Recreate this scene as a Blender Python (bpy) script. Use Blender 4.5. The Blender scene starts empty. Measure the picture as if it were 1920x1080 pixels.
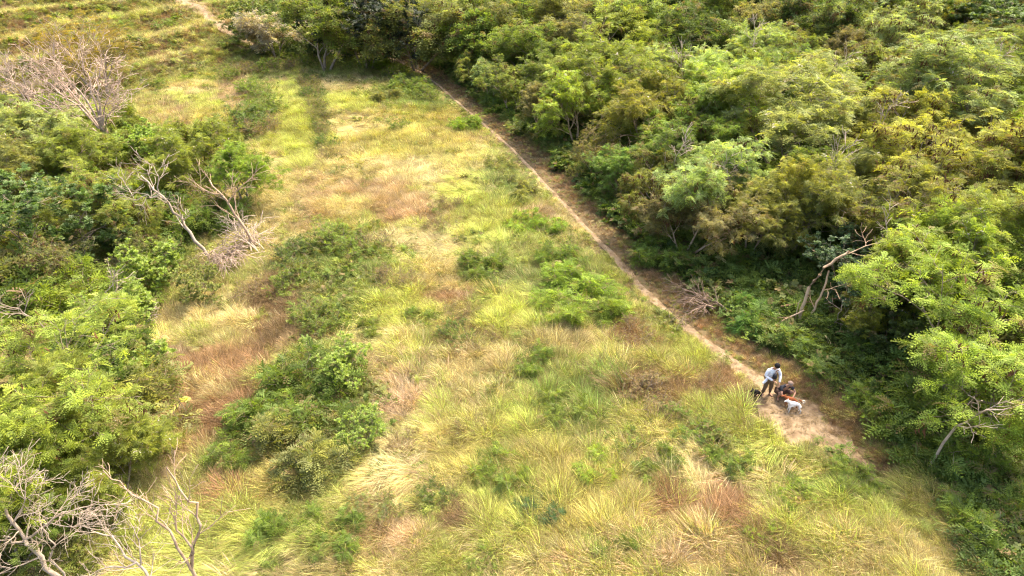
import bpy, math, random
import numpy as np
from mathutils import Vector, Matrix
R = math.radians

# ------------------------------------------------------------------ camera, world, sun, exposure
scn = bpy.context.scene
COL = scn.collection
CAM_H, PITCH, FPX = 20.0, 32.0, 1280.0          # metres, degrees down, focal length in photo pixels
cam_d = bpy.data.cameras.new("camera"); cam = bpy.data.objects.new("camera", cam_d); COL.objects.link(cam)
cam.location = (0, 0, CAM_H); cam.rotation_euler = (R(90 - PITCH), 0, 0)
cam_d.sensor_width = 36; cam_d.lens = FPX / 1920 * 36; cam_d.clip_start = 0.5; cam_d.clip_end = 3000
scn.camera = cam
SUN_EL, SUN_AZ = 58.0, 42.0                      # azimuth clockwise from +Y (to the right of and beyond the field)
w = bpy.data.worlds.new("World"); scn.world = w; w.use_nodes = True
nt = w.node_tree; nt.nodes.clear()
sky = nt.nodes.new("ShaderNodeTexSky"); sky.sky_type = 'NISHITA'; sky.sun_disc = False
sky.sun_elevation = R(SUN_EL); sky.sun_rotation = R(SUN_AZ); sky.dust_density = 6.0; sky.air_density = 1.0; sky.ozone_density = 0.3
bg = nt.nodes.new("ShaderNodeBackground"); bg.inputs[1].default_value = 0.15
wo = nt.nodes.new("ShaderNodeOutputWorld")
nt.links.new(sky.outputs[0], bg.inputs[0]); nt.links.new(bg.outputs[0], wo.inputs[0])
sd = bpy.data.lights.new("sun", 'SUN'); sd.energy = 1.75; sd.angle = R(10.0); sd.color = (1.0, 0.88, 0.68)
sun = bpy.data.objects.new("sun", sd); COL.objects.link(sun)
sv = Vector((math.sin(R(SUN_AZ)) * math.cos(R(SUN_EL)), math.cos(R(SUN_AZ)) * math.cos(R(SUN_EL)), math.sin(R(SUN_EL))))
sun.rotation_euler = sv.to_track_quat('Z', 'Y').to_euler(); sun.location = (40, 40, 60)
vs = scn.view_settings; vs.view_transform = 'Standard'; vs.look = 'None'; vs.gamma = 1; vs.use_curve_mapping = False
vs.exposure = 1.98
cy = scn.cycles; cy.denoising_prefilter = 'NONE'; cy.filter_width = 1.2; cy.max_bounces = 7; cy.diffuse_bounces = 4; cy.glossy_bounces = 1; cy.transmission_bounces = 4
cy.transparent_max_bounces = 4; cy.caustics_reflective = False; cy.caustics_refractive = False

# ------------------------------------------------------------------ numeric helpers
_rs = np.random.RandomState(7)
_tab = _rs.rand(8, 256, 256)
def vnoise(x, y, s, k=0):
    """smooth value noise in -1..1, feature size s metres"""
    x = np.asarray(x, float) / s + 37.3 * (k + 1); y = np.asarray(y, float) / s + 11.7 * (k + 1)
    xi = np.floor(x).astype(int); yi = np.floor(y).astype(int); fx = x - xi; fy = y - yi
    fx = fx * fx * (3 - 2 * fx); fy = fy * fy * (3 - 2 * fy); T = _tab[k % 8]
    a = T[xi & 255, yi & 255]; b = T[(xi + 1) & 255, yi & 255]; c = T[xi & 255, (yi + 1) & 255]; d = T[(xi + 1) & 255, (yi + 1) & 255]
    return 2 * ((a * (1 - fx) + b * fx) * (1 - fy) + (c * (1 - fx) + d * fx) * fy) - 1
def fbm(x, y, s, k=0):
    return 0.55 * vnoise(x, y, s, k) + 0.3 * vnoise(x, y, s * .47, k + 1) + 0.15 * vnoise(x, y, s * .21, k + 2)
cp, sp = math.cos(R(PITCH)), math.sin(R(PITCH))
def ray(px, py):
    u = (px - 960) / FPX; v = (540 - py) / FPX
    return np.array([u, cp + v * sp, -sp + v * cp])
def flat(px, py):
    d = ray(px, py); t = CAM_H / -d[2]; return d[0] * t, d[1] * t
def project(x, y, z):
    dz = z - CAM_H; dep = y * cp - dz * sp; up = y * sp + dz * cp
    return 960 + FPX * x / dep, 540 - FPX * up / dep, dep
def sdist(x, y, pts):
    """signed distance to a polyline (positive on the right of its direction)"""
    x = np.asarray(x, float); y = np.asarray(y, float); best = np.full(x.shape, 1e9); sg = np.ones(x.shape)
    for (ax, ay), (bx, by) in zip(pts[:-1], pts[1:]):
        dx, dy = bx - ax, by - ay; L2 = dx * dx + dy * dy
        t = np.clip(((x - ax) * dx + (y - ay) * dy) / L2, 0, 1)
        d = np.hypot(x - ax - t * dx, y - ay - t * dy); s = np.sign(-((bx - ax) * (y - ay) - (by - ay) * (x - ax)))
        m = d < best; best = np.where(m, d, best); sg = np.where(m, s, sg)
    return best * sg
TRAIL_PX = [(1900, 1180), (1790, 1080), (1700, 985), (1655, 925), (1610, 875), (1545, 815), (1480, 765), (1432, 728), (1385, 690), (1300, 625),
            (1215, 553), (1135, 465), (1068, 396), (1010, 333), (962, 282), (905, 232), (850, 185), (800, 143), (758, 120), (735, 112)]
TRAIL = [flat(*p) for p in TRAIL_PX]
TRAIL_LONG = [(TRAIL[0][0] + 12, TRAIL[0][1] - 14)] + TRAIL + [(-22, 96), (-30, 130)]
HILL = [(-160, 20), (-75, 44), (-43, 58), (-25, 85), (0, 91), (70, 112), (160, 140)]
def smooth0(v, k=2.0):
    v = np.maximum(v, 0); return v * v / (v + k)
CLEAR = flat(1492, 785)
def height(x, y):
    x = np.asarray(x, float); y = np.asarray(y, float)
    dr = sdist(x, y, TRAIL_LONG); s = -sdist(x, y, HILL)
    hf = smooth0(dr - 4) * 0.17; hf = 11 * (1 - np.exp(-hf / 11))
    st = 5.6; ss = np.maximum(s, 0) + 1.8 * fbm(x, y, 9, 3) * np.clip(s / 4, 0, 1)
    q = np.maximum(ss, 0) / st; fr = q - np.floor(q)
    stair = (np.floor(q) + np.clip((fr - .45) / .55, 0, 1) ** 1.5) * st
    k = np.clip((-30 - x) / 9, 0, 1)
    hh = (k * stair + (1 - k) * np.maximum(ss, 0)) * 0.27
    hh = 26 * (1 - np.exp(-hh / 26))
    nz = (0.16 * fbm(x, y, 5, 0) + 0.3 * fbm(x, y, 17, 2)) * np.clip((np.abs(dr - 1) - 2.0) / 3, 0, 1)
    left = -1.2 * np.clip((-dr - 17) / 8, 0, 1) * np.clip((60 - y) / 15, 0, 1)
    return np.maximum(hf, hh) + nz + left
def at(px, py, up=0.0):
    """ground point under pixel (px,py) of the photograph, or the foot of something whose point 'up' metres high is seen there"""
    d = ray(px, py); t = np.linspace(12, 170, 3200); X = d[0] * t; Y = d[1] * t; Z = CAM_H + d[2] * t
    i = np.argmax(Z < height(X, Y) + up); return float(X[i]), float(Y[i]), float(height(X[i], Y[i]))

# ------------------------------------------------------------------ object helpers
def tag(o, label=None, cat=None, group=None, kind=None):
    for k, v in (("label", label), ("category", cat), ("group", group), ("kind", kind)):
        if v: o[k] = v
    return o
def link(name, me, mats=None, parent=None):
    o = bpy.data.objects.new(name, me); COL.objects.link(o)
    for m in (mats or []):
        if m.name not in [q.name for q in me.materials if q]: me.materials.append(m)
    if parent: o.parent = parent
    return o
def empty(name, loc=(0, 0, 0), rz=0, sc=1):
    o = bpy.data.objects.new(name, None); COL.objects.link(o); o.location = loc; o.rotation_euler = (0, 0, rz)
    o.scale = (sc,) * 3 if not hasattr(sc, '__len__') else sc; o.empty_display_size = .3; return o
class MB:
    """collects polygons (with a per-vertex tint) and links them as one mesh"""
    def __init__(s): s.v = []; s.q = []; s.t = []; s.n = 0
    def add(s, V, F, T=None):
        V = np.asarray(V, float).reshape(-1, 3); F = np.asarray(F, int)
        s.v.append(V); s.q.append(F + s.n); s.n += len(V)
        s.t.append(np.tile((1, 0, 0), (len(V), 1)) if T is None else np.asarray(T, float).reshape(-1, 3))
    def mesh(s, name, smooth=False):
        me = bpy.data.meshes.new(name)
        if not s.n: return me
        V = np.concatenate(s.v); polys = [f for f in s.q if len(f)]
        loops = np.concatenate([f.ravel() for f in polys]); cnt = np.concatenate([np.full(len(f), f.shape[1]) for f in polys])
        me.vertices.add(len(V)); me.vertices.foreach_set("co", V.ravel())
        me.loops.add(len(loops)); me.loops.foreach_set("vertex_index", loops.astype(np.int32))
        me.polygons.add(len(cnt)); st = np.concatenate([[0], np.cumsum(cnt)[:-1]])
        me.polygons.foreach_set("loop_start", st.astype(np.int32))
        if smooth: me.polygons.foreach_set("use_smooth", np.ones(len(cnt), bool))
        a = me.attributes.new("tint", 'FLOAT_VECTOR', 'POINT'); a.data.foreach_set("vector", np.concatenate(s.t).ravel())
        me.update(calc_edges=True); return me

# ------------------------------------------------------------------ materials
def newmat(name):
    m = bpy.data.materials.new(name); m.use_nodes = True; m.node_tree.nodes.clear(); return m, m.node_tree.nodes, m.node_tree.links
def N(ns, t, **k):
    n = ns.new(t)
    for a, b in k.items(): setattr(n, a, b)
    return n
def leaf_material(name, source, trans=0.38, gloss=0.06, brown=(0.24, 0.16, 0.08), yellow=(1.4, 1.28, 0.65)):
    """source: 'OBJECT' takes the plant's own colour from the object, 'INSTANCER' from the scattered point"""
    m, ns, L = newmat(name); out = N(ns, "ShaderNodeOutputMaterial")
    if source == 'OBJECT':
        oi = N(ns, "ShaderNodeObjectInfo"); c0 = oi.outputs["Color"]
    else:
        oi = N(ns, "ShaderNodeAttribute", attribute_type='INSTANCER', attribute_name="col"); c0 = oi.outputs["Vector"]
    at_ = N(ns, "ShaderNodeAttribute", attribute_type='GEOMETRY', attribute_name="tint")
    sx = N(ns, "ShaderNodeSeparateXYZ"); L.new(at_.outputs["Vector"], sx.inputs[0])
    mul = N(ns, "ShaderNodeVectorMath", operation='SCALE'); L.new(c0, mul.inputs[0]); L.new(sx.outputs[0], mul.inputs["Scale"])
    yl = N(ns, "ShaderNodeVectorMath", operation='MULTIPLY'); L.new(mul.outputs[0], yl.inputs[0]); yl.inputs[1].default_value = yellow
    m1 = N(ns, "ShaderNodeMix", data_type='RGBA'); L.new(sx.outputs[1], m1.inputs[0]); L.new(mul.outputs[0], m1.inputs[6]); L.new(yl.outputs[0], m1.inputs[7])
    m2 = N(ns, "ShaderNodeMix", data_type='RGBA'); L.new(sx.outputs[2], m2.inputs[0]); L.new(m1.outputs[2], m2.inputs[6]); m2.inputs[7].default_value = (*brown, 1)
    df = N(ns, "ShaderNodeBsdfDiffuse"); tr = N(ns, "ShaderNodeBsdfTranslucent"); L.new(m2.outputs[2], df.inputs[0])
    tc = N(ns, "ShaderNodeVectorMath", operation='MULTIPLY'); L.new(m2.outputs[2], tc.inputs[0]); tc.inputs[1].default_value = (1.25, 1.25, .5)
    L.new(tc.outputs[0], tr.inputs[0])
    mx = N(ns, "ShaderNodeMixShader"); mx.inputs[0].default_value = trans; L.new(df.outputs[0], mx.inputs[1]); L.new(tr.outputs[0], mx.inputs[2])
    gl = N(ns, "ShaderNodeBsdfGlossy"); gl.inputs["Roughness"].default_value = .6; gl.inputs[0].default_value = (1, 1, 1, 1)
    mg = N(ns, "ShaderNodeMixShader"); mg.inputs[0].default_value = gloss; L.new(mx.outputs[0], mg.inputs[1]); L.new(gl.outputs[0], mg.inputs[2])
    L.new(mg.outputs[0], out.inputs[0]); return m
M_LEAF = leaf_material("leaf", 'OBJECT', .42, .012)
M_GLOSSY = leaf_material("glossy_leaf", 'OBJECT', .34, .03)
M_UNDER = leaf_material("undergrowth_leaf", 'INSTANCER', .38, .012)
M_GRASS = leaf_material("grass_blade", 'INSTANCER', .36, .01, brown=(.30, .20, .11), yellow=(1.3, 1.15, .85))
def noise_material(name, cols, scale=3.0, bump=.4, rough=.9, detail=6, obj_tint=False, coord='Object'):
    m, ns, L = newmat(name); out = N(ns, "ShaderNodeOutputMaterial"); tc = N(ns, "ShaderNodeTexCoord")
    no = N(ns, "ShaderNodeTexNoise"); no.inputs["Scale"].default_value = scale; no.inputs["Detail"].default_value = detail
    L.new(tc.outputs[coord], no.inputs[0]); cr = N(ns, "ShaderNodeValToRGB"); L.new(no.outputs[0], cr.inputs[0])
    el = cr.color_ramp.elements; n = len(cols)
    for i, c in enumerate(cols):
        p = .3 + .4 * i / (n - 1)
        e = el[i] if i < 2 else el.new(p)
        e.position = p; e.color = (*c, 1)
    bs = N(ns, "ShaderNodeBsdfPrincipled"); bs.inputs["Roughness"].default_value = rough; bs.inputs["Specular IOR Level"].default_value = .2
    src = cr.outputs[0]
    if obj_tint:
        oi = N(ns, "ShaderNodeObjectInfo"); mm = N(ns, "ShaderNodeVectorMath", operation='MULTIPLY')
        L.new(src, mm.inputs[0]); L.new(oi.outputs["Color"], mm.inputs[1]); src = mm.outputs[0]
    L.new(src, bs.inputs["Base Color"])
    if bump:
        n2 = N(ns, "ShaderNodeTexNoise"); n2.inputs["Scale"].default_value = scale * 4; n2.inputs["Detail"].default_value = 5; L.new(tc.outputs[coord], n2.inputs[0])
        bp = N(ns, "ShaderNodeBump"); bp.inputs["Strength"].default_value = bump; bp.inputs["Distance"].default_value = .04
        L.new(n2.outputs[0], bp.inputs["Height"]); L.new(bp.outputs[0], bs.inputs["Normal"])
    L.new(bs.outputs[0], out.inputs[0]); return m
M_GROUND = noise_material("litter_soil", [(.035, .026, .014), (.09, .065, .03), (.15, .105, .05), (.08, .075, .025)], 1.3, .8, detail=9)
M_DIRT = noise_material("bare_dirt", [(.125, .08, .043), (.20, .138, .078), (.28, .205, .122), (.17, .115, .066)], 1.6, .5, detail=9)
M_STUBBLE = noise_material("dirt_scraps", [(.14, .09, .045), (.22, .16, .07)], 8, .3)
M_BARK = noise_material("bark", [(.16, .12, .08), (.27, .21, .15), (.36, .29, .21)], 5, .5, obj_tint=True)
M_DEAD = noise_material("dead_wood", [(.33, .27, .22), (.48, .41, .34), (.58, .50, .43)], 4, .4, obj_tint=True)
M_POD = noise_material("seed_pod", [(.10, .045, .02), (.17, .08, .035)], 9, 0)
M_FLOWER = noise_material("blossom", [(.62, .50, .45), (.75, .66, .60)], 9, 0)
def plain(name, c, rough=.85):
    return noise_material(name, [tuple(.82 * v for v in c), tuple(min(1, 1.1 * v) for v in c)], 14, .15, rough, 3)

# ------------------------------------------------------------------ terrain
def axis(a, b, step, far):
    mid = np.arange(a, b + .01, step); out = []; v = step
    p = b
    while p < far: v *= 1.35; p += v; out.append(p)
    lo = []; v = step; p = a
    while p > -far: v *= 1.35; p -= v; lo.append(p)
    return np.array(lo[::-1] + list(mid) + out)
gx = axis(-75, 90, .75, 900); gy = axis(4, 135, .75, 900)
X, Y = np.meshgrid(gx, gy, indexing='ij'); Z = height(X, Y)
mb = MB(); nx, ny = X.shape; idx = np.arange(nx * ny).reshape(nx, ny)
mb.add(np.stack([X, Y, Z], -1).reshape(-1, 3), np.stack([idx[:-1, :-1], idx[1:, :-1], idx[1:, 1:], idx[:-1, 1:]], -1).reshape(-1, 4))
ground = link("ground", mb.mesh("ground", True), [M_GROUND]); tag(ground, kind="structure")

def ribbon(name, pts, widths, mat, lift, nzamp=.35, cross=7, step=.35):
    """dirt strip with an uneven rim draped over the terrain"""
    P = [Vector((p[0], p[1], 0)) for p in pts]; c = []; wd = []
    for i in range(len(P) - 1):
        p0, p1, p2, p3 = P[max(i - 1, 0)], P[i], P[i + 1], P[min(i + 2, len(P) - 1)]
        n = max(2, int((p2 - p1).length / step))
        for j in range(n):
            t = j / n; q = .5 * ((2 * p1) + (-p0 + p2) * t + (2 * p0 - 5 * p1 + 4 * p2 - p3) * t * t + (-p0 + 3 * p1 - 3 * p2 + p3) * t ** 3)
            c.append(q); wd.append(widths[i] * (1 - t) + widths[i + 1] * t)
    c = np.array([tuple(q)[:2] for q in c]); wd = np.array(wd); c = c + .16 * np.stack([vnoise(c[:, 0], c[:, 1], 1.7, 2), vnoise(c[:, 0], c[:, 1], 2.3, 6)], 1) * np.clip(wd, 0, .6)[:, None]; wd = wd * (1 + .25 * vnoise(c[:, 0], c[:, 1], 1.4, 7)); d = np.gradient(c, axis=0); d /= np.linalg.norm(d, axis=1)[:, None] + 1e-9
    nr = np.stack([d[:, 1], -d[:, 0]], 1); s = np.linspace(-1, 1, cross)
    e = 1 + nzamp * vnoise(c[:, 0], c[:, 1], .9, 4)[:, None] * (s[None] > 0) + nzamp * vnoise(c[:, 0] + 50, c[:, 1], .8, 5)[:, None] * (s[None] < 0)
    X = c[:, 0:1] + nr[:, 0:1] * s * wd[:, None] * .5 * e; Y = c[:, 1:2] + nr[:, 1:2] * s * wd[:, None] * .5 * e
    Z = height(X, Y) + lift + .012 * (1 - np.abs(s))[None]
    b = MB(); a, k = X.shape; ix = np.arange(a * k).reshape(a, k)
    b.add(np.stack([X, Y, Z], -1).reshape(-1, 3), np.stack([ix[:-1, :-1], ix[:-1, 1:], ix[1:, 1:], ix[1:, :-1]], -1).reshape(-1, 4))
    o = link(name, b.mesh(name, True), [mat]); return o
TRAIL_W = [.2, .2, .26, .42, .6, 1.8, 2.3, 1.35, .8, .62, .48, .38, .32, .28, .25, .25, .25, .3, .4, .4]
tag(ribbon("dirt_path", TRAIL, TRAIL_W, M_DIRT, .02), kind="structure")
CL_PTS = [flat(*p) for p in [(1428, 742), (1442, 765), (1462, 790), (1490, 812), (1530, 832), (1565, 838)]]
tag(ribbon("dirt_clearing", CL_PTS, [.5, 1.5, 2.0, 2.2, 1.8, .4], M_DIRT, .045, .25), kind="structure")
FARP = [at(*p) for p in [(318, -14), (345, 2), (378, 22), (405, 44), (432, 62), (462, 80), (495, 94), (512, 99), (530, 105)]]
FAR_W = [3.6, 3.5, 3.2, 2.8, 2.0, 1.3, 1.1, 1.0, .9]
tag(ribbon("hillside_track", FARP, FAR_W, M_DIRT, .16, .25), kind="structure")
TRAIL_R = np.array(TRAIL)

# ------------------------------------------------------------------ branching skeletons
def perp(d):
    a = Vector((0, 0, 1)) if abs(d.z) < .9 else Vector((1, 0, 0)); u = d.cross(a).normalized(); return u, d.cross(u).normalized()
def tube(mb, pts, rads, sides):
    V = []; n = len(pts)
    for i, p in enumerate(pts):
        d = (pts[min(i + 1, n - 1)] - pts[max(i - 1, 0)]); d = d.normalized() if d.length > 1e-6 else Vector((0, 0, 1)); u, v = perp(d)
        for k in range(sides):
            a = 2 * math.pi * k / sides; V.append(p + (u * math.cos(a) + v * math.sin(a)) * rads[i])
    F = [[i * sides + k, i * sides + (k + 1) % sides, (i + 1) * sides + (k + 1) % sides, (i + 1) * sides + k] for i in range(n - 1) for k in range(sides)]
    mb.add([tuple(q) for q in V], F)
def grow(rng, mb, p, d, L, r, lev, P, tips):
    n = P['seg'][min(lev, len(P['seg']) - 1)]; pts = [p.copy()]; rads = [r]; dirs = [d.copy()]; q = p.copy(); d = d.copy()
    w = P['wig']
    for i in range(n):
        d = (d + Vector((rng.gauss(0, w), rng.gauss(0, w), rng.gauss(0, w) + P['up'][min(lev, len(P['up']) - 1)]))).normalized()
        q = q + d * (L / n); pts.append(q.copy()); dirs.append(d.copy()); rads.append(max(r * (1 - .75 * (i + 1) / n), P['rmin']))
    tube(mb, pts, rads, 6 if lev == 0 else (4 if lev == 1 else 3))
    if lev >= P['levels'] - 1:
        tips.append((q, d, lev));
        if n > 1: tips.append((pts[n // 2 + 1 if n > 2 else 1], dirs[n // 2], lev))
        return
    nc = P['kids'][lev]; nc = nc + rng.randint(-1, 1) if nc > 3 else nc
    for k in range(nc):
        t = P['t0'][lev] + (1 - P['t0'][lev]) * (k + rng.random() * .8) / nc; t = min(t, 1.0)
        i = min(int(t * n), n - 1); f = t * n - i; bp = pts[i].lerp(pts[i + 1], f); bd = dirs[i + 1]
        u, v = perp(bd); a = k * 2.4 + rng.random() * 1.2; sp_ = P['spread'][lev] * (.7 + .6 * rng.random())
        nd = (bd * math.cos(sp_) + (u * math.cos(a) + v * math.sin(a)) * math.sin(sp_)).normalized()
        grow(rng, mb, bp, nd, L * P['ratio'][lev] * (.7 + .6 * rng.random()) * (1.1 - .35 * t), rads[i] * .62, lev + 1, P, tips)

# leaf templates: unit length along +X, width along Y, droop along -Z
def frond_template(pairs, wid, droop, plen=.34, pw=.085):
    V = []; F = []
    for i in range(pairs):
        t = .16 + .8 * i / (pairs - 1); z = -droop * t * t; l = plen * math.sin(math.pi * (.18 + .72 * t)) * wid
        for s in (-1, 1):
            b = len(V); ax, ay = math.cos(.95), math.sin(.95) * s
            V += [(t, 0, z), (t + ax * l * .5 - pw * .5 * ay * s, ay * l * .5 + s * pw * ax * .5 * 0, z - .02), (t + ax * l, ay * l, z - .10 * l - .02), (t + ax * l * .5 + pw * .8, ay * l * .5, z - .02)]
            F.append([b, b + 1, b + 2, b + 3])
    b = len(V); z = -droop * .9; V += [(.9, 0, z), (1.0, -.05, z - .05), (1.15, 0, z - .12), (1.0, .05, z - .05)]; F.append([b, b + 1, b + 2, b + 3])
    return np.array(V), np.array(F)
def sprig_template(n, leaf, rng, wide=.5):
    V = []; F = []
    for i in range(n):
        t = i / n; a = i * 2.4 + rng.random(); el = .15 + .9 * rng.random() * .6; l = leaf * (.7 + .5 * rng.random())
        d = Vector((math.cos(a) * .55 + .6, math.sin(a) * 1.0, el * .5)).normalized(); s = d.cross(Vector((0, 0, 1))).normalized(); b = len(V); o = Vector((t * .7, 0, .05 * math.sin(t * 3)))
        dn = Vector((0, 0, -1))
        for q in (o, o + d * l * .5 + s * l * wide * .5 + dn * l * .02, o + d * l + dn * l * .22, o + d * l * .5 - s * l * wide * .5 + dn * l * .02): V.append(tuple(q))
        F.append([b, b + 1, b + 2, b + 3])
    return np.array(V), np.array(F)
_r = random.Random(3)
T_FERN = [frond_template(5, 1.1, .45, .34, .12), frond_template(5, 1.3, .75, .36, .13)]
T_FERN_LO = [frond_template(3, 1.2, .5, .38, .2)]
T_BROAD = [sprig_template(8, .34, _r, .55), sprig_template(7, .40, _r, .5)]
T_SMALL = [sprig_template(9, .22, _r, .45), sprig_template(8, .26, _r, .4)]
def scatter_leaves(mb, tips, rs, per, size, tmpl, jit=.25, flatn=.5, yel=.12, brn=.04, bvar=.22, drop=0.0):
    O = []; D = []; S = []; B = []; YL = []; BR = []
    for (p, d, lev) in tips:
        if rs.rand() < drop: continue
        k = per + rs.randint(-1, 2); cb = 1 + bvar * rs.randn() * .6; cy_ = rs.rand() < yel * 1.2; cb_ = rs.rand() < brn
        for j in range(k):
            v = rs.randn(3); v /= np.linalg.norm(v) + 1e-9; dd = np.array(d) * .55 + v * .85; dd[2] = dd[2] * flatn + .12; dd /= np.linalg.norm(dd)
            O.append(np.array(p) + rs.randn(3) * jit * size * .5); D.append(dd); S.append(size * (.65 + .6 * rs.rand()))
            B.append(np.clip(cb * (1 + .18 * rs.randn()), .45, 1.8)); YL.append((rs.rand() < yel * .5) * .7 + cy_ * .6 + .15 * rs.rand()); BR.append(min(1, (rs.rand() < brn) * .8 + cb_ * .7))
    if not O: return
    O = np.array(O); D = np.array(D); S = np.array(S); up = np.tile((0, 0, 1.), (len(O), 1)) + .45 * rs.randn(len(O), 3)
    sd_ = np.cross(up, D); sd_ /= np.linalg.norm(sd_, axis=1)[:, None] + 1e-9; un = np.cross(D, sd_); which = rs.randint(0, len(tmpl), len(O))
    T = np.stack([B, np.clip(YL, 0, 1), BR], 1)
    for w_, (TV, TF) in enumerate(tmpl):
        m = which == w_; n = m.sum()
        if not n: continue
        V = O[m][:, None] + S[m][:, None, None] * (TV[None, :, 0:1] * D[m][:, None] + TV[None, :, 1:2] * sd_[m][:, None] + TV[None, :, 2:3] * un[m][:, None])
        F = TF[None] + (np.arange(n) * len(TV))[:, None, None]
        mb.add(V.reshape(-1, 3), F.reshape(-1, TF.shape[1]), np.repeat(T[m], len(TV), 0))
def strips(mb, tips, rs, frac, L, wd, per=7):
    """drooping bunches of seed pods / dry leaves"""
    for (p, d, lev) in tips:
        if rs.rand() > frac: continue
        for j in range(per):
            o = np.array(p) + rs.randn(3) * .10; l = L * (.6 + .7 * rs.rand()); a = rs.rand() * 6.28; s = np.array([math.cos(a), math.sin(a), 0]) * wd * .5
            e = o + np.array([rs.randn() * .06, rs.randn() * .06, -l]); md = (o + e) / 2 + rs.randn(3) * .02
            mb.add([o - s * .3, o + s * .3, md + s, md - s, e], [[0, 1, 2, 3]]); mb.add([md - s, md + s, e], [[0, 1, 2]])

TREE_P = dict(levels=4, seg=[5, 5, 4, 3], wig=.13, up=[.02, .05, .05, .03], rmin=.008, kids=[5, 6, 5], t0=[.35, .25, .2], spread=[.6, .75, .8], ratio=[.62, .55, .5])
def plant_proto(seed, P, H, stems, lean, r0, per, size, tmpl, mat, kind='crown', pods=0, flowers=0, **kw):
    rng = random.Random(seed); rs = np.random.RandomState(seed); wood = MB(); tips = []
    for s in range(stems):
        a = s * 6.283 / stems + rng.random(); l = lean * (.6 + .7 * rng.random()) if stems > 1 else lean * rng.random()
        d = Vector((math.cos(a) * math.sin(l), math.sin(a) * math.sin(l), math.cos(l))); b = Vector((math.cos(a), math.sin(a), 0)) * (.12 if stems > 1 else 0)
        b.z = -.25
        grow(rng, wood, b, d, H * (.8 + .3 * rng.random()), r0 * (.75 + .4 * rng.random()), 0, P, tips)
    lv = MB(); scatter_leaves(lv, tips, rs, per, size, tmpl, **kw)
    pr = {'wood': wood.mesh("trunk", True), 'leaf': lv.mesh("crown"), 'mat': mat, 'H': H}
    pr['wood'].materials.append(M_BARK); pr['leaf'].materials.append(mat)
    if pods:
        b = MB(); strips(b, tips, rs, pods, .27, .06, 9); pr['pods'] = b.mesh("seed_pods"); pr['pods'].materials.append(M_POD)
    if flowers:
        b = MB(); sel = [t for t in tips if rs.rand() < flowers]; scatter_leaves(b, sel, rs, 4, .16, T_SMALL[:1], jit=.8, yel=0, brn=0); pr['flowers'] = b.mesh("blossoms"); pr['flowers'].materials.append(M_FLOWER)
    zz = np.concatenate(lv.v)[:, 2]; xx = np.concatenate(lv.v)[:, :2]; pr['top'] = float(np.percentile(zz, 97)); pr['rad'] = float(np.percentile(np.hypot(xx[:, 0], xx[:, 1]), 90))
    pr['tris'] = len(pr['leaf'].polygons) * 2 + len(pr['wood'].polygons) * 2; pr['tips'] = len(tips)
    return pr
def P_(**k): d = dict(TREE_P); d.update(k); return d
PR = {}
PR['fern'] = [plant_proto(10 + i, P_(), 3.9, 3, .38, .09, 10, .25, T_FERN, M_LEAF, yel=.14 + .05 * (i % 3), brn=.03 + .02 * (i % 2), bvar=.3, pods=[0, .12, 0, .26, .06][i], flowers=[0, 0, .10, 0, .03][i]) for i in range(5)]
PR['far'] = [plant_proto(30 + i, P_(kids=[5, 5, 5]), 3.9, 3, .42, .10, 10, .35, T_FERN_LO, M_LEAF, yel=.14, brn=.06, bvar=.32, pods=[0, .18, 0, .05][i]) for i in range(4)]
PR['broad'] = [plant_proto(50 + i, P_(kids=[5, 5, 4], up=[.02, .03, .03, .02]), 3.0, 4, .5, .07, 10, .22, T_BROAD, M_GLOSSY, yel=.16, brn=.02, bvar=.25) for i in range(3)]
PR['sparse'] = [plant_proto(60 + i, P_(), 4.2, 3, .4, .10, 4, .28, T_FERN, M_LEAF, yel=.3, brn=.12, bvar=.3, drop=.45, pods=[.1, 0][i]) for i in range(2)]
SH = P_(levels=3, seg=[4, 3, 3], kids=[6, 5], t0=[.15, .2], spread=[.7, .8], ratio=[.6, .55], up=[.02, .04, .02], rmin=.005)
PR['shrub'] = [plant_proto(70 + i, SH, 1.05, 7, .85, .025, 7, .17, T_SMALL, M_LEAF, yel=.2, brn=.05, bvar=.28) for i in range(3)]
PR['weed'] = [plant_proto(80 + i, SH, .95, 7, .9, .02, 7, .20, T_FERN, M_LEAF, yel=.2, brn=.05, bvar=.28) for i in range(3)]
PR['dry'] = [plant_proto(90 + i, P_(levels=3, seg=[4, 3, 3], kids=[7, 5], t0=[.15, .2], spread=[.6, .7], ratio=[.6, .55], rmin=.006, up=[.02, .04, .02]), 1.05, 9, .8, .02, 5, .12, T_SMALL, M_LEAF, yel=.3, brn=.5, bvar=.3) for i in range(2)]
for k, v in PR.items(): print(k, [(p['tris'], p['tips'], round(p['top'],1), round(p['rad'],1)) for p in v])

PLANTED = []
_cnt = {}
def plant(kind, x, y, z, sc, rz, col, label, cat, group=None, name=None, sz=None, bark=(1, 1, 1), idx=None):
    L = PR[kind]; i = _cnt.get(kind, 0) if idx is None else idx; _cnt[kind] = _cnt.get(kind, 0) + 1; p = L[i % len(L)]
    sc = sc / p['top']                                   # sc arrives as the wanted height in metres
    r = empty(name or {'fern': 'feathery_tree', 'far': 'feathery_tree', 'sparse': 'sparse_tree', 'broad': 'broadleaf_shrub', 'shrub': 'leafy_shrub', 'weed': 'ferny_shrub', 'dry': 'dry_shrub'}[kind],
              (x, y, z), rz, (sc, sc, sc * (sz or 1)))
    tag(r, label, cat, group)
    t = kind in ('fern', 'far', 'sparse')
    o = link("trunk" if t else "stems", p['wood'], None, r); o.color = (*bark, 1)
    o = link("crown" if t else "foliage", p['leaf'], None, r); o.color = (*col, 1)
    if 'pods' in p: link("seed_pods", p['pods'], None, r)
    if 'flowers' in p: link("blossoms", p['flowers'], None, r)
    PLANTED.append((x, y, sc * p['rad'])); return r

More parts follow.
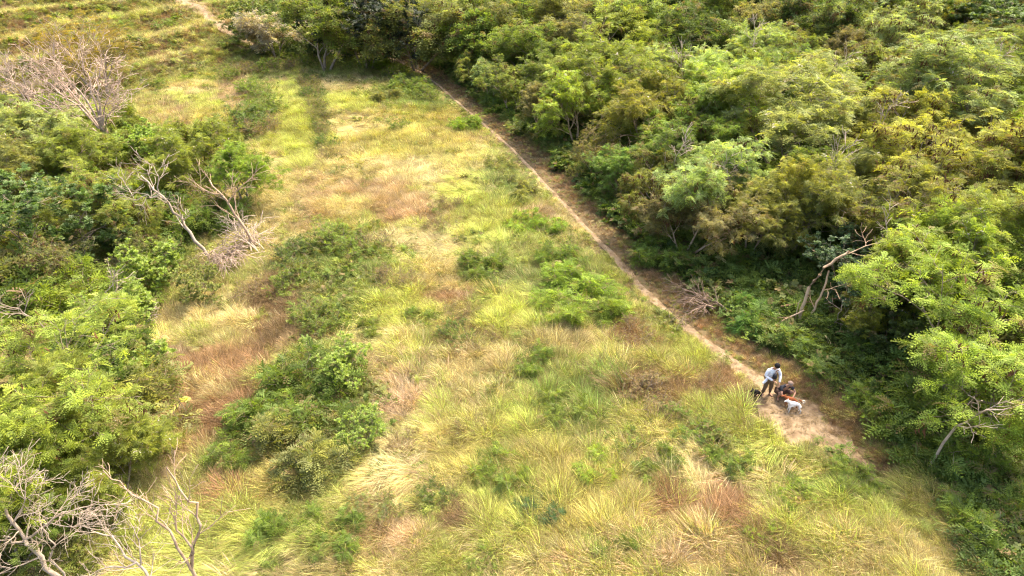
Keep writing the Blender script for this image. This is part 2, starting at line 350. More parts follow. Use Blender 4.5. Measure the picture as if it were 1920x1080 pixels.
# colours of leaves (real reflectances)
LIME = (.26, .32, .06); YGREEN = (.225, .26, .055); MID = (.15, .21, .042); DARK = (.105, .16, .038); OLIVE = (.205, .225, .075)
PALE = (.28, .33, .13); BROWNISH = (.215, .205, .08); GOLD = (.275, .29, .06); BRIGHT = (.21, .295, .042); BLUEG = (.07, .125, .05)
def cj(rs, c, a=.12):
    b = 1 + a * rs.randn(); return tuple(np.clip(np.array(c) * b * (1 + .5 * a * rs.randn(3)), .01, .6))
rs = np.random.RandomState(5)
#EXEC2
# ------------------------------------------------------------------ plants one can point at: (kind, pixel x, pixel y of crown middle, height, widen, colour, label, category)
def feat(kind, px, py, ht, col, label, cat='tree', mid=.62, rz=None, wide=1.0, idx=None, group=None, bark=(1, 1, 1), name=None):
    if kind in ('shrub', 'weed', 'dry'): ht *= .68; mid = .5
    if kind == 'broad' and ht < 4: ht *= .85
    x, y, z = at(px, py, ht * mid); plant(kind, x, y, z, ht * wide, rs.rand() * 6.28 if rz is None else rz, cj(rs, col, .05), label, cat, group, name, 1.0 / wide, bark, idx)
F = feat
# right-hand wood
F('fern', 1130, 110, 6.5, LIME, "bright yellow-green feathery tree standing above the bend where the trail meets the dark wood edge", idx=1, wide=1.25)
F('fern', 1045, 130, 5.5, MID, "mid-green feathery tree at the wood edge just left of the bright yellow-green one", idx=0, wide=1.2)
F('fern', 1480, 215, 6.8, PALE, "pale silvery-green broad crown in the upper middle of the wood, the palest there", idx=2, wide=1.3)
F('fern', 1365, 200, 5.8, BRIGHT, "fresh green crown touching the left side of the palest crown in the wood", idx=0, wide=1.1)
F('fern', 1810, 165, 7.2, PALE, "wide pale green dome crown near the top right corner of the wood", idx=4, wide=1.35)
F('fern', 1850, 640, 6.4, LIME, "large bright yellow-green feathery tree leaning out of the right edge of the picture", idx=1, wide=1.3, rz=2.0)
F('fern', 1880, 470, 6.6, YGREEN, "tall yellow-green crown with long fronds at the right edge, above the largest bright tree", idx=0, wide=1.1)
F('fern', 1800, 500, 6.0, LIME, "narrow bright crown with upright fronds left of the tall crown at the right edge", idx=2, wide=.9)
F('broad', 1850, 50, 6.0, DARK, "dark green dense tree in the top right corner among olive crowns", wide=1.3)
F('fern', 1740, 290, 6.2, GOLD, "golden yellow-green crown hung with many brown seed pods, below the pale dome crown", idx=3, wide=1.25)
F('fern', 1880, 330, 6.0, GOLD, "yellow-brown crown with seed pods at the right edge above the tall frond tree", idx=1, wide=1.2)
F('fern', 1330, 345, 5.6, PALE, "pale green crown overhanging the dark middle of the wood edge", idx=4, wide=1.1)
F('fern', 1500, 375, 5.4, GOLD, "small golden-green crown in the middle of the wood", idx=0, wide=.95)
F('broad', 1600, 500, 3.8, BLUEG, "blue-green big-leaved shrub in the dark hollow behind the snapped trunk", 'shrub', wide=1.3)
F('broad', 1668, 560, 3.6, DARK, "dark broad-leaved shrub right of the fallen log in the hollow", 'shrub', wide=1.3)
F('fern', 1625, 590, 2.3, GOLD, "small golden-green tree beside the fallen log under the large bright tree", idx=2)
F('fern', 1720, 500, 5.2, LIME, "lime tree with drooping fronds between the hollow and the right edge", idx=4)
F('fern', 1620, 365, 5.0, OLIVE, "olive crown with pale flower heads above the snapped trunk", idx=2)
F('far', 1010, 45, 7.0, OLIVE, "olive-brown crown at the top edge of the wood above the trail", wide=1.2)
F('far', 900, 60, 7.0, MID, "mid-green rounded crown at the top where the trail leaves the field", wide=1.2)
F('far', 775, 50, 7.5, OLIVE, "greyish olive crown right of the darkest tree at the far end of the field", wide=1.3, idx=1)
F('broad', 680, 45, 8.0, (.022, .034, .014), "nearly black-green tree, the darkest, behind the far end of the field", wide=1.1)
F('far', 600, 55, 7.5, MID, "tall green tree between the darkest tree and the white-flowered one", wide=1.2)
F('far', 512, 62, 5.2, (.44, .40, .34), "small round tree covered in whitish blossom beside the hillside track", wide=1.1, idx=2)
F('broad', 478, 28, 5.0, MID, "green bushy tree just right of the hillside track at the top", wide=1.2)
F('broad', 1065, 200, 3.6, DARK, "dark glossy shrub under the bright yellow-green tree at the wood edge", 'shrub', wide=1.2)
# bottom right green shrubs
F('weed', 1800, 825, 2.0, MID, "feathery green shrub below the largest bright tree at the lower right", 'shrub')
F('weed', 1890, 890, 2.0, MID, "tall ferny shrub at the right edge low in the picture", 'shrub')
F('weed', 1850, 955, 1.5, MID, "ferny shrub with rusty leaves inside, right of the lower trail", 'shrub')
F('weed', 1925, 1030, 1.8, DARK, "dark ferny shrub in the bottom right corner", 'shrub')
F('weed', 1665, 760, 1.5, MID, "low feathery shrub right of the dirt clearing", 'shrub')
F('weed', 1800, 745, 2.6, MID, "mid-green shrub shaded below the bright tree's pale bare twigs", 'shrub')
# left scrub
F('sparse', 165, 95, 7.5, (.25, .20, .03), "tall thin tree with sparse mustard-yellow leaves behind the large bare tree", wide=1.3, idx=1)
F('fern', 55, 265, 5.6, PALE, "pale grey-green feathery tree at the left edge in front of the bare tree", idx=4, wide=1.2)
F('fern', 140, 300, 5.2, YGREEN, "yellow-green feathery tree just in front of the large bare tree's foot", idx=0, wide=1.2)
F('fern', 20, 320, 5.0, OLIVE, "olive feathery tree on the left edge above the dark glossy bush", idx=2)
F('broad', 270, 265, 3.6, BRIGHT, "fresh green bush right of the large bare tree's trunk", 'shrub', wide=1.2)
F('fern', 340, 300, 4.8, YGREEN, "yellow-green feathery tree left of the lime strip of the field", idx=2, wide=1.1)
F('fern', 450, 325, 4.4, BRIGHT, "green feathery crown growing over the second leaning pale trunk", idx=0, wide=1.1)
F('fern', 385, 265, 4.2, YGREEN, "small yellow-green tree next to the lone papaya-like sapling", idx=4)
F('broad', 70, 400, 5.6, (.09, .15, .03), "dark glossy broad-leaved bush, the darkest at the left edge", 'bush', wide=1.35)
F('fern', 205, 390, 5.0, YGREEN, "olive yellow feathery tree right of the dark glossy bush", idx=1, wide=1.15)
F('sparse', 110, 480, 3.6, OLIVE, "half bare olive tree with pale forking twigs under the dark glossy bush", idx=0)
F('weed', 300, 430, 3.0, DARK, "dark scrubby shrub left of the first leaning pale trunk", 'shrub')
F('weed', 400, 410, 2.6, MID, "green shrub between the two leaning pale trunks", 'shrub')
F('broad', 290, 495, 3.4, BRIGHT, "bright green broad-leaved shrub, the brightest one left of the fallen dead branches", 'shrub', wide=1.1)
F('broad', 235, 580, 3.4, BRIGHT, "bright green shrub touching the lower side of the brightest shrub", 'shrub', wide=1.1)
F('broad', 365, 530, 2.4, YGREEN, "pale-leaved shrub right of the brightest shrub, by the fallen dead branches", 'shrub')
F('weed', 190, 660, 2.2, DARK, "dark green shrub in the shade below the bright green shrubs", 'shrub')
F('fern', 45, 720, 5.8, LIME, "pale lime feathery tree filling the left edge at lower middle", idx=1, wide=1.3)
F('broad', 222, 705, 3.1, BRIGHT, "bright yellow-green bush beside the lying straw grass at left", 'bush', wide=1.25)
F('fern', 125, 765, 4.8, YGREEN, "feathery yellow-green tree behind the big forked bare trunk", idx=0, wide=1.0)
F('fern', 195, 865, 3.4, YGREEN, "feathery tree right of the big forked bare trunk, beside the red-brown grass", idx=2, wide=1.1)
F('fern', -5, 1010, 3.0, MID, "dense green feathery tree in the bottom left corner", idx=4, wide=1.15)
F('fern', 20, 890, 5.2, LIME, "lime feathery tree cut by the left edge above the bottom corner", idx=0, wide=1.0)
F('shrub', 190, 1010, 1.6, YGREEN, "low leafy shrub at the foot of the big forked bare trunk", 'shrub')
F('shrub', 30, 610, 1.8, BRIGHT, "small bright leafy shrub on the left edge under the half bare tree", 'shrub')
# shrub line through the field
F('shrub', 640, 452, 2.2, MID, "round green shrub topping the shrub line in the middle of the field", 'shrub', wide=1.2)
F('shrub', 570, 480, 1.8, DARK, "dark green creeper-covered shrub at the left end of the shrub line", 'shrub', wide=1.3)
F('dry', 700, 455, 1.8, OLIVE, "greyish olive shrub right of the round green shrub", 'shrub')
F('dry', 740, 520, 1.6, OLIVE, "small dark olive bush among pale grass, alone", 'shrub')
F('shrub', 545, 530, 1.6, MID, "green shrub right of the fallen dead branches", 'shrub')
F('dry', 475, 545, 1.5, OLIVE, "brown-green scrub bush just below the fallen dead branches", 'shrub')
F('shrub', 600, 600, 1.8, MID, "green shrub beside the dark gap, right of the lying straw grass", 'shrub')
F('broad', 640, 690, 2.2, BRIGHT, "tall bright green bush in the middle of the shrub line", 'bush', wide=1.1)
F('broad', 680, 800, 1.7, BRIGHT, "bright green leafy bush at the lower end of the shrub line", 'bush', wide=1.1)
F('weed', 560, 740, 2.2, MID, "ferny green shrub left of the tall bright green bush", 'shrub')
F('weed', 500, 780, 1.8, MID, "ferny shrub overhanging the red-brown grass on its right side", 'shrub')
F('weed', 580, 830, 2.0, OLIVE, "olive ferny shrub below the red-brown grass edge", 'shrub')
F('weed', 470, 840, 1.3, MID, "small ferny sprout standing in the red-brown grass", 'shrub')
# field plants
F('weed', 1080, 540, 1.7, BRIGHT, "broad patchy ferny shrub, the greenest in the right half of the field", 'shrub', wide=1.3)
F('weed', 1110, 580, 1.5, BRIGHT, "ferny shrub attached to the lower side of the greenest field shrub", 'shrub', wide=1.2)
F('weed', 1045, 490, 1.3, MID, "ferny shrub above the greenest field shrub", 'shrub')
F('weed', 905, 500, 1.5, MID, "ferny green shrub in the centre of the field", 'shrub')
F('weed', 1015, 590, 1.2, BRIGHT, "light ferny clump left of the greenest field shrub", 'shrub')
F('shrub', 862, 625, 1.3, DARK, "small dark green bush with brown twigs in the centre of the field", 'shrub')
F('dry', 860, 585, 1.2, BROWNISH, "brown twiggy bush directly behind the small dark green bush", 'bush')
F('dry', 1190, 625, 1.4, BROWNISH, "rusty brown bush left of the trail's middle stretch", 'bush', wide=1.2)
F('dry', 1225, 745, 1.5, BROWNISH, "brown thicket bush, widest of the brown ones, left of the black dog", 'bush', wide=1.3)
F('shrub', 1265, 790, 1.3, MID, "low green shrub in front of the brown thicket bush", 'shrub', wide=1.2)
F('dry', 1330, 720, 1.3, BROWNISH, "rusty bush near the black dog at the trail's left side", 'bush')
F('weed', 950, 880, 1.1, MID, "low green plant in the long grass at lower centre", 'shrub')
F('weed', 1010, 955, 1.0, BLUEG, "small bluish ferny plant in the golden grass at lower centre", 'shrub')
F('shrub', 815, 930, 1.0, DARK, "small dark shrub between pinkish and golden grass at lower centre", 'shrub')
F('shrub', 1495, 940, 1.1, BRIGHT, "bright green leafy shrub left of the lower trail", 'shrub')
F('shrub', 1435, 1000, 1.0, BRIGHT, "small bright green sprout below the reddish grass tussock", 'shrub')
F('shrub', 1305, 1020, .7, BRIGHT, "tiny vivid green plant among pinkish dry grass at the bottom", 'shrub')
F('weed', 540, 1000, 1.2, MID, "pale green ferny plant in the golden grass at bottom left", 'shrub')
F('weed', 1610, 905, .9, MID, "green plant overhanging the lower trail from the left", 'shrub')
F('shrub', 480, 165, 2.3, MID, "dark green shrub at the top of the far short shrub row", 'shrub')
F('shrub', 497, 195, 2.3, MID, "green shrub in the middle of the far short shrub row", 'shrub')
F('shrub', 465, 225, 2.9, DARK, "largest dark shrub at the near end of the far short shrub row", 'shrub', wide=1.25)
F('dry', 492, 238, 2.2, BROWNISH, "brown shrub leaning on the largest dark shrub of the far short row", 'bush')
F('shrub', 668, 282, .7, DARK, "tiny dark shrub alone in the pale straw strip", 'shrub')
for i, (px, py, ht, c) in enumerate([(576 + 42 * t + (3 if k % 2 else -3), 136 + 160 * t, 1.25 - .5 * t + .25 * ((k * 7) % 3), [OLIVE, DARK, MID, OLIVE][k % 4]) for k, t in enumerate([q / 21 for q in range(22)])]):
    F(['dry', 'shrub'][i % 2], px, py, ht, c, "olive shrub in the long narrow row down the far half of the field", 'shrub', group='shrubs in the long narrow row of the far field')
F('shrub', 745, 135, 1.8, BRIGHT, "green shrub at the far top of the field beside the wood", 'shrub')
for i, (px, py, ht, c) in enumerate([(680, 122, 1.8, MID), (705, 118, 2.0, BRIGHT), (655, 118, 1.6, MID), (725, 180, 1.5, OLIVE), (745, 235, 1.3, MID), (765, 165, 1.9, MID), (790, 175, 1.8, MID), (870, 235, 1.6, BRIGHT), (820, 205, 1.2, OLIVE), (985, 365, 1.3, OLIVE), (950, 335, 1.0, OLIVE), (935, 310, 1.0, OLIVE)]):
    F(['shrub', 'weed'][i % 2], px, py, ht, c, "green shrub in the grass along the left side of the far trail", 'shrub', group='shrubs beside the far trail')
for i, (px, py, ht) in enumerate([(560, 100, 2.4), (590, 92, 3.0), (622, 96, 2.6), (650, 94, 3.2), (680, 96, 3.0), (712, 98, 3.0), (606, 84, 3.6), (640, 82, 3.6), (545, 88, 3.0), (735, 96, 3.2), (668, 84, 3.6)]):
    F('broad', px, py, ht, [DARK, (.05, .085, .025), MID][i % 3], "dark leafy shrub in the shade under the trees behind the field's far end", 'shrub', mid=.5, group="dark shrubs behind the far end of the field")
for i, (px, py, ht, k, c) in enumerate([(905, 640, 1.0, 'dry', OLIVE), (790, 600, .9, 'weed', MID), (1000, 680, 1.0, 'weed', MID), (1110, 690, 1.1, 'dry', OLIVE), (935, 735, 1.0, 'shrub', OLIVE), (1060, 760, 1.0, 'weed', MID), (1170, 830, 1.1, 'shrub', MID), (880, 800, .9, 'dry', OLIVE), (1120, 880, 1.0, 'weed', BRIGHT), (760, 830, .9, 'dry', BROWNISH), (1235, 880, .9, 'weed', MID),
        (1370, 850, .9, 'weed', MID), (700, 960, 1.0, 'shrub', OLIVE), (640, 1010, 1.0, 'weed', MID), (900, 1040, .8, 'shrub', MID), (1150, 1020, .8, 'weed', MID), (980, 420, 1.1, 'weed', BRIGHT), (1030, 425, 1.1, 'weed', BRIGHT), (845, 380, 1.1, 'dry', OLIVE), (820, 420, 1.2, 'dry', OLIVE), (700, 620, .8, 'weed', MID), (1340, 830, 1.0, 'shrub', OLIVE)]):
    F(k, px, py, ht * 1.1, c, "small weedy shrub growing among the tall grass of the open field", 'shrub', group="small weedy shrubs scattered in the field")
for i, (px, py) in enumerate([(560, 118), (530, 122), (500, 125), (470, 128), (540, 108), (445, 132), (420, 140)]):
    F(['shrub', 'dry'][i % 2], px, py, 2.0, [MID, OLIVE][i % 2], "shrub at the foot of the terraced hill behind the field", 'shrub', group='shrubs at the foot of the terraced hill')

# ------------------------------------------------------------------ bare trees
def tagtree(root, label, cat, group=None): return tag(root, label, cat, group)
def bare(name, base, stems, label, col, seed, P, twigs=None, r0=.12, cat='dead tree', part='trunk', sc=1, jit=.055, rk=.8):
    """stems: list of polylines in local metres (x right, y away, z up), radii taper; twigs grow from them"""
    rng = random.Random(seed); r = empty(name, base, 0, sc); tag(r, label, cat); big = MB(); small = MB(); tips = []
    for (pts, ra, rb, n) in stems:
        pp = [Vector(p) for p in pts]; fine = []
        for i in range(len(pp) - 1):
            for j in range(3): fine.append(pp[i].lerp(pp[i + 1], j / 3) + (Vector((rng.gauss(0, 1), rng.gauss(0, 1), rng.gauss(0, 1))) * jit * (1 if i + j else 0)))
        fine.append(pp[-1]); m = len(fine); ra, rb = ra * rk, rb * rk; rad = [ra + (rb - ra) * i / (m - 1) for i in range(m)]; tube(big, fine, rad, 7)
        for k in range(n):
            t = .3 + .7 * (k + rng.random()) / n; i = min(int(t * (m - 1)), m - 2); d = (fine[i + 1] - fine[i]).normalized(); u, v = perp(d); a = k * 2.4 + rng.random()
            s = .5 + .5 * rng.random(); nd = (d * math.cos(s) + (u * math.cos(a) + v * math.sin(a)) * math.sin(s)).normalized()
            grow(rng, small, fine[i], nd, P['len'] * (.6 + .7 * rng.random()) * (1.2 - .5 * t), rad[i] * .55, 1, P, tips)
    o = link(part, big.mesh("trunk", True), [M_DEAD], r); o.color = (*col, 1)
    o = link("branches", small.mesh("branches", True), [M_DEAD], r); o.color = (*col, 1)
    return r
DP = P_(levels=4, seg=[5, 5, 4, 4], wig=.16, up=[0, .06, .04, .02], kids=[5, 5, 4], t0=[.2, .2, .15], spread=[.5, .6, .65], ratio=[.6, .66, .62], rmin=.013, len=2.6)
GREY = (.86, .80, .72); WARM = (.84, .70, .55); PINKG = (1.0, .87, .78)
b = at(205, 288); DF = dict(DP, rmin=.019, len=4.4, kids=[4, 4, 4])
stems = [([(0, 0, -.3), (.1, 0, 1.2), (.15, .1, 2.6), (.2, .1, 3.6)], .36, .20, 0)]
for (ex, ey, ez, zz) in [(-6.8, .5, 6.2, 1.3), (-5.0, -.8, 4.8, 1.1), (-3.6, .8, 7.2, 2.0), (-1.8, -.5, 8.0, 2.4), (.2, .4, 8.4, 3.2), (1.8, 0, 7.6, 3.4), (2.8, .6, 6.2, 3.0), (-6.2, 1.2, 4.6, 1.6), (2.4, -.6, 4.4, 2.2), (-2.8, 1, 5.6, 1.8), (-4.4, 0, 7.0, 2.2)]:
    stems.append(([(.12, .05, zz * .75), (.12 + ex * .30, ey * .3, zz + (ez - zz) * .38), (ex * .66, ey * .7, zz + (ez - zz) * .72), (ex, ey, ez)], .12, .035, 6))
bare('bare_tree', b, stems, "large leafless tree with a wide fan of pinkish-grey branches on the far left", PINKG, 11, dict(DF, len=2.3), r0=.3, cat='bare tree')
b = at(28, 190); bare('bare_tree', b, [([(1.2, 0, -.5), (.6, 0, 1.6), (-.4, .2, 3.4)], .1, .03, 9), ([(1.2, 0, -.5), (1.6, 0, 1.8), (1.6, .1, 3.2)], .1, .03, 8), ([(1.2, 0, -.5), (0, 0, 1.0), (-1.6, .1, 2.2)], .09, .03, 7)],
    "smaller leafless grey tree behind and left of the large leafless one", GREY, 12, dict(DF, len=1.6), cat='bare tree')
b = at(405, 492)
bare('leaning_dead_tree', b, [([(0, 0, -.2), (-.9, 0, 1.5), (-1.5, .1, 2.9), (-2.2, .1, 4.4), (-3.1, .2, 5.6)], .15, .05, 7), ([(-1.45, .05, 2.8), (-1.0, 0, 3.1), (-.85, 0, 3.6)], .05, .02, 1), ([(-2.1, .1, 4.2), (-2.9, -.1, 4.5), (-3.8, -.1, 4.2)], .06, .02, 5), ([(-2.3, .1, 4.5), (-2.1, .1, 5.6), (-2.2, .1, 6.4)], .05, .02, 5)],
    "pale dead trunk leaning left with a forked bare top, nearest the bright green shrubs", GREY, 13, dict(DP, len=1.5, levels=3, up=[0, .08, .05, .02]))
b = at(492, 470)
bare('leaning_dead_tree', b, [([(0, 0, -.2), (-.7, 0, 1.2), (-1.2, .1, 2.5), (-1.7, .1, 3.6), (-2.3, .2, 4.6)], .13, .05, 6), ([(-1.5, .1, 3.1), (-.9, .1, 3.9), (-.1, 0, 4.5)], .06, .02, 5), ([(-1.6, .1, 3.5), (-2.5, .1, 4.0), (-3.4, 0, 4.8)], .06, .02, 4)],
    "second pale leaning trunk carrying a few bare forks under a green crown", WARM, 14, dict(DP, len=1.5, levels=3))
# heap of fallen dead branches: arching twig sprays
def brush_heap(px, py, L, n, seed, label, col, dirx, rmin=.014):
    rng = random.Random(seed); b = at(px, py); r = MB(); tips = []
    P = dict(DP, levels=3, kids=[7, 6], up=[-.05, -.07, -.05], wig=.12, rmin=rmin, seg=[6, 6, 5], ratio=[.65, .6, .5], spread=[.6, .6, .6], t0=[.15, .15, .1])
    for k in range(n):
        a = dirx + rng.gauss(0, .7); d = Vector((math.cos(a), math.sin(a), .45 + .35 * rng.random())).normalized()
        grow(rng, r, Vector((rng.gauss(0, .2), rng.gauss(0, .2), .35)), d, L * (.7 + .5 * rng.random()), .05, 0, P, tips)
    o = link("fallen_branches", r.mesh("fallen_branches", True), [M_DEAD]); o.location = b; o.color = (*col, 1); tag(o, label, "dead branches"); return o
brush_heap(400, 490, 2.6, 8, 21, "tangled heap of pinkish-grey fallen branches arching over the grass at the leaning trunk's foot", PINKG, -.35)
brush_heap(490, 478, 2.0, 6, 22, "smaller grey twig tangle at the foot of the second leaning trunk", GREY, 2.6)
brush_heap(250, 640, 1.3, 5, 23, "grey leafless twig bush standing below the bright green shrubs", (.75, .72, .66), 1.5)
brush_heap(1350, 590, 1.9, 6, 24, "reddish dead twigs lying at the wood edge right of the trail", (.52, .43, .37), 2.9, .010)
brush_heap(1062, 175, 2.8, 6, 25, "dark grey fallen twigs under the bright yellow-green tree at the wood edge", (.5, .42, .38), 2.9, .018)
# bottom-left big bare tree and its neighbour
b = at(130, 1110)
bare('forked_bare_tree', b, [([(0, 0, -.3), (-.35, .1, .9), (-.75, .3, 1.9), (-1.0, .4, 2.6), (-1.1, .5, 3.6)], .15, .07, 6), ([(-.85, .35, 2.2), (-1.7, .2, 2.5), (-2.7, 0, 2.7)], .06, .02, 5), ([(-.9, .35, 2.3), (-.1, .6, 2.8), (.7, .8, 3.2), (1.6, 1.0, 3.4)], .07, .02, 7),
    ([(-1.05, .45, 3.0), (-.5, .7, 3.9), (-.35, .8, 4.7)], .05, .02, 6), ([(-1.1, .5, 3.5), (-1.35, .6, 4.4), (-1.3, .8, 5.0)], .05, .02, 4), ([(.1, 0, .6), (0, .1, 1.6), (.15, .2, 2.3), (-.05, .3, 3.0)], .06, .025, 4)],
    "big pale forked bare trunk with many white branches in the bottom left corner", GREY, 31, dict(DP, len=1.35, levels=4, rmin=.008), cat='bare tree', sc=1.0, rk=.65)
b = at(375, 1125)
bare('forked_bare_tree', b, [([(0, 0, -.3), (0, .1, 1.0), (.15, .2, 1.7), (.5, .3, 2.5), (.35, .5, 3.3), (.0, .6, 4.2)], .07, .02, 6), ([(0, .1, 1.1), (-.3, .3, 2.0), (-.6, .5, 2.9), (-1.2, .6, 3.4), (-1.6, .7, 4.0)], .05, .015, 6), ([(.05, .15, 1.5), (-.05, .3, 2.4), (-.1, .5, 3.2)], .04, .012, 4)],
    "slender crooked dead tree in front of the golden grass at bottom left", WARM, 32, dict(DP, len=.95, levels=3, rmin=.007), sc=1.3)
b = at(300, 1120)
bare('forked_bare_tree', b, [([(0, 0, -.3), (0, .1, .9), (-.4, .2, 1.6), (-1.2, .5, 2.3), (-1.7, .5, 2.8)], .08, .02, 7), ([(-.4, .2, 1.6), (-1.4, .1, 1.5), (-2.3, 0, 1.2)], .05, .015, 6), ([(-.3, .2, 1.5), (-.2, .5, 2.3), (-.5, .7, 3.1)], .04, .012, 5)],
    "low spreading dead tree between the big forked trunk and the slender crooked one", GREY, 33, dict(DP, len=1.0, levels=3, rmin=.007))
b = at(165, 870, .8); bare('dead_branch', (b[0], b[1], b[2]), [([(0, 0, -.8), (0, 0, .9), (.5, .2, 1.7), (1.1, .3, 2.4)], .05, .02, 6)], "pale dead limb poking out of the feathery trees beside the red-brown grass", GREY, 34, dict(DP, len=.7, levels=3, rmin=.007), cat='dead branch', part='limb')
# snapped trunk at the wood edge
b = at(1497, 612)
bare('snapped_tree', b, [([(0, 0, -.3), (-.05, 0, .9), (.05, .1, 1.9), (.5, .1, 2.9), (1.1, .1, 3.5), (1.3, .1, 3.7)], .11, .07, 0), ([(1.1, .1, 3.5), (2.0, .2, 3.9), (3.1, .3, 4.1)], .04, .015, 3), ([(.1, 0, -.3), (.5, 0, .9), (.7, .1, 1.8), (.75, .2, 2.7)], .08, .05, 2), ([(.0, -.1, .9), (-.8, -.3, .6), (-1.9, -.5, -.1)], .05, .03, 2), ([(-.1, 0, -.3), (-.3, 0, .8), (-.2, 0, 1.4)], .04, .02, 0), ([(.1, -.2, .4), (-.4, -.5, .1), (-.8, -.8, -.2)], .04, .02, 3)],
    "snapped tan trunk with splintered crooked top at the wood edge behind the people", (1.05, .86, .66), 41, dict(DP, len=1.1, levels=3, rmin=.010, up=[0, .05, .0, .0]), cat='broken tree', sc=1.15, jit=.02, rk=.7)
b = at(1560, 625)
bare('dead_branch', b, [([(-.6, 0, -.2), (0, 0, .6), (.15, .05, 1.3), (.2, .1, 2.0)], .05, .03, 5), ([(0, 0, .6), (-.6, -.1, .2), (-1.1, -.2, .15)], .04, .015, 4)], "hooked grey-tan dead limb right of the snapped trunk", (.9, .78, .66), 42, dict(DP, len=.9, levels=3, rmin=.009, up=[0, -.05, -.05, 0]), cat='dead branch', part='limb')
mbl = MB(); tube(mbl, [Vector((-2.1, -.1, .55)), Vector((-.9, 0, .72)), Vector((.4, .05, .88)), Vector((1.3, .1, 1.0))], [.045, .05, .05, .04], 7)
lg = link("fallen_log", mbl.mesh("fallen_log", True), [M_DEAD]); lg.location = at(1535, 590); lg.color = (.62, .44, .28, 1); tag(lg, "thin brown log resting across the hollow beside the snapped trunk", "log")
for (px, py, hc, L_, ax, lab) in [(1130, 135, 5.2, 2.0, -2.2, "pale bare stem showing in the bright yellow-green tree"), (1230, 120, 5.0, 2.4, 2.3, "long bent bare stem in the upper wood right of the bright yellow-green tree"), (1810, 720, 4.6, 1.8, -.4, "pale bare twig spray hanging from the large bright tree at right")]:
    x, y, z = at(px, py, hc); bare('dead_branch', (x, y, z), [([(0, 0, 0), (L_ * .2, 0, hc * .55), (L_ * .5 * math.cos(ax), -.6, hc * .85), (L_ * math.cos(ax), -1.0, hc * (1.0 if ax > -1 else 1.1))], .07, .02, 7)], lab, GREY, int(px), dict(DP, len=1.1, levels=3, rmin=.011), cat='dead branch', part='limb')
# reddish dry tussock with fine radiating stalks handled by grass prototypes below

for i, (px, py, hc) in enumerate([(1075, 60, 5.4), (1290, 110, 5.2), (1420, 70, 5.6), (1255, 275, 4.6), (1395, 330, 4.4), (1560, 130, 5.4), (1660, 200, 5.4), (1900, 130, 5.6), (1540, 290, 5.0), (1690, 430, 4.8), (1770, 400, 5.0), (120, 215, 4.0), (250, 350, 4.2), (170, 545, 2.8), (60, 560, 3.0)]):
    x, y, z = at(px, py, hc); a_ = 6.28 * ((i * .618) % 1); wood_ = px > 600
    bare('dead_branch', (x, y, z), [([(0, 0, hc * .35), (math.cos(a_) * .3, math.sin(a_) * .3, hc * .7), (math.cos(a_) * .9, math.sin(a_) * .9, hc * 1.0), (math.cos(a_) * 1.3, math.sin(a_) * 1.3, hc * 1.16)], .05, .02, 8)],
         "pale bare twigs poking out of the canopy of the %s" % ("wood" if wood_ else "left thicket"), GREY, 200 + i, dict(DP, len=1.15, levels=3, rmin=.012 if py > 300 else .016), cat='dead branch', part='limb')["group"] = "pale bare twigs in the canopy of the " + ("wood" if wood_ else "left thicket")

# ------------------------------------------------------------------ the wood to the right of the trail, tree by tree
def poisson(cands, rad):
    out = []; cell = {}
    for (x, y) in cands:
        r = rad(x, y); ok = True; ci, cj_ = int(x // 4), int(y // 4); n = int(r // 4) + 1
        for a in range(-n, n + 1):
            for c in range(-n, n + 1):
                for (qx, qy) in cell.get((ci + a, cj_ + c), ()):
                    if (qx - x) ** 2 + (qy - y) ** 2 < r * r: ok = False; break
                if not ok: break
            if not ok: break
        if ok: out.append((x, y)); cell.setdefault((ci, cj_), []).append((x, y))
    return out
rc = np.random.RandomState(9)
C = np.stack([rc.uniform(-42, 92, 60000), rc.uniform(8, 128, 60000)], 1)
dr = sdist(C[:, 0], C[:, 1], TRAIL_LONG); zz = height(C[:, 0], C[:, 1]); px, py, dep = project(C[:, 0], C[:, 1], zz + 3)
endd = -sdist(C[:, 0], C[:, 1], [(-36, 88), (-25, 84), (-12, 84.5), (-6, 84)])     # beyond the far end of the field
fard = sdist(C[:, 0], C[:, 1], [(p[0], p[1]) for p in FARP])
m = (dr > 2.9) & (px > -50) & (px < 2090) & (py > -150) & (py < 1200)
m |= (endd > 1.5) & (px > 420) & (px < 1000) & (py > -150) & (fard > 4.6)
m &= ~((px < 620) & (fard < 4.2) & (py < 110))
C = C[m]
pts = poisson([tuple(c) for c in C], lambda x, y: 2.9 + .030 * max(0, y - 25))
nW = 0
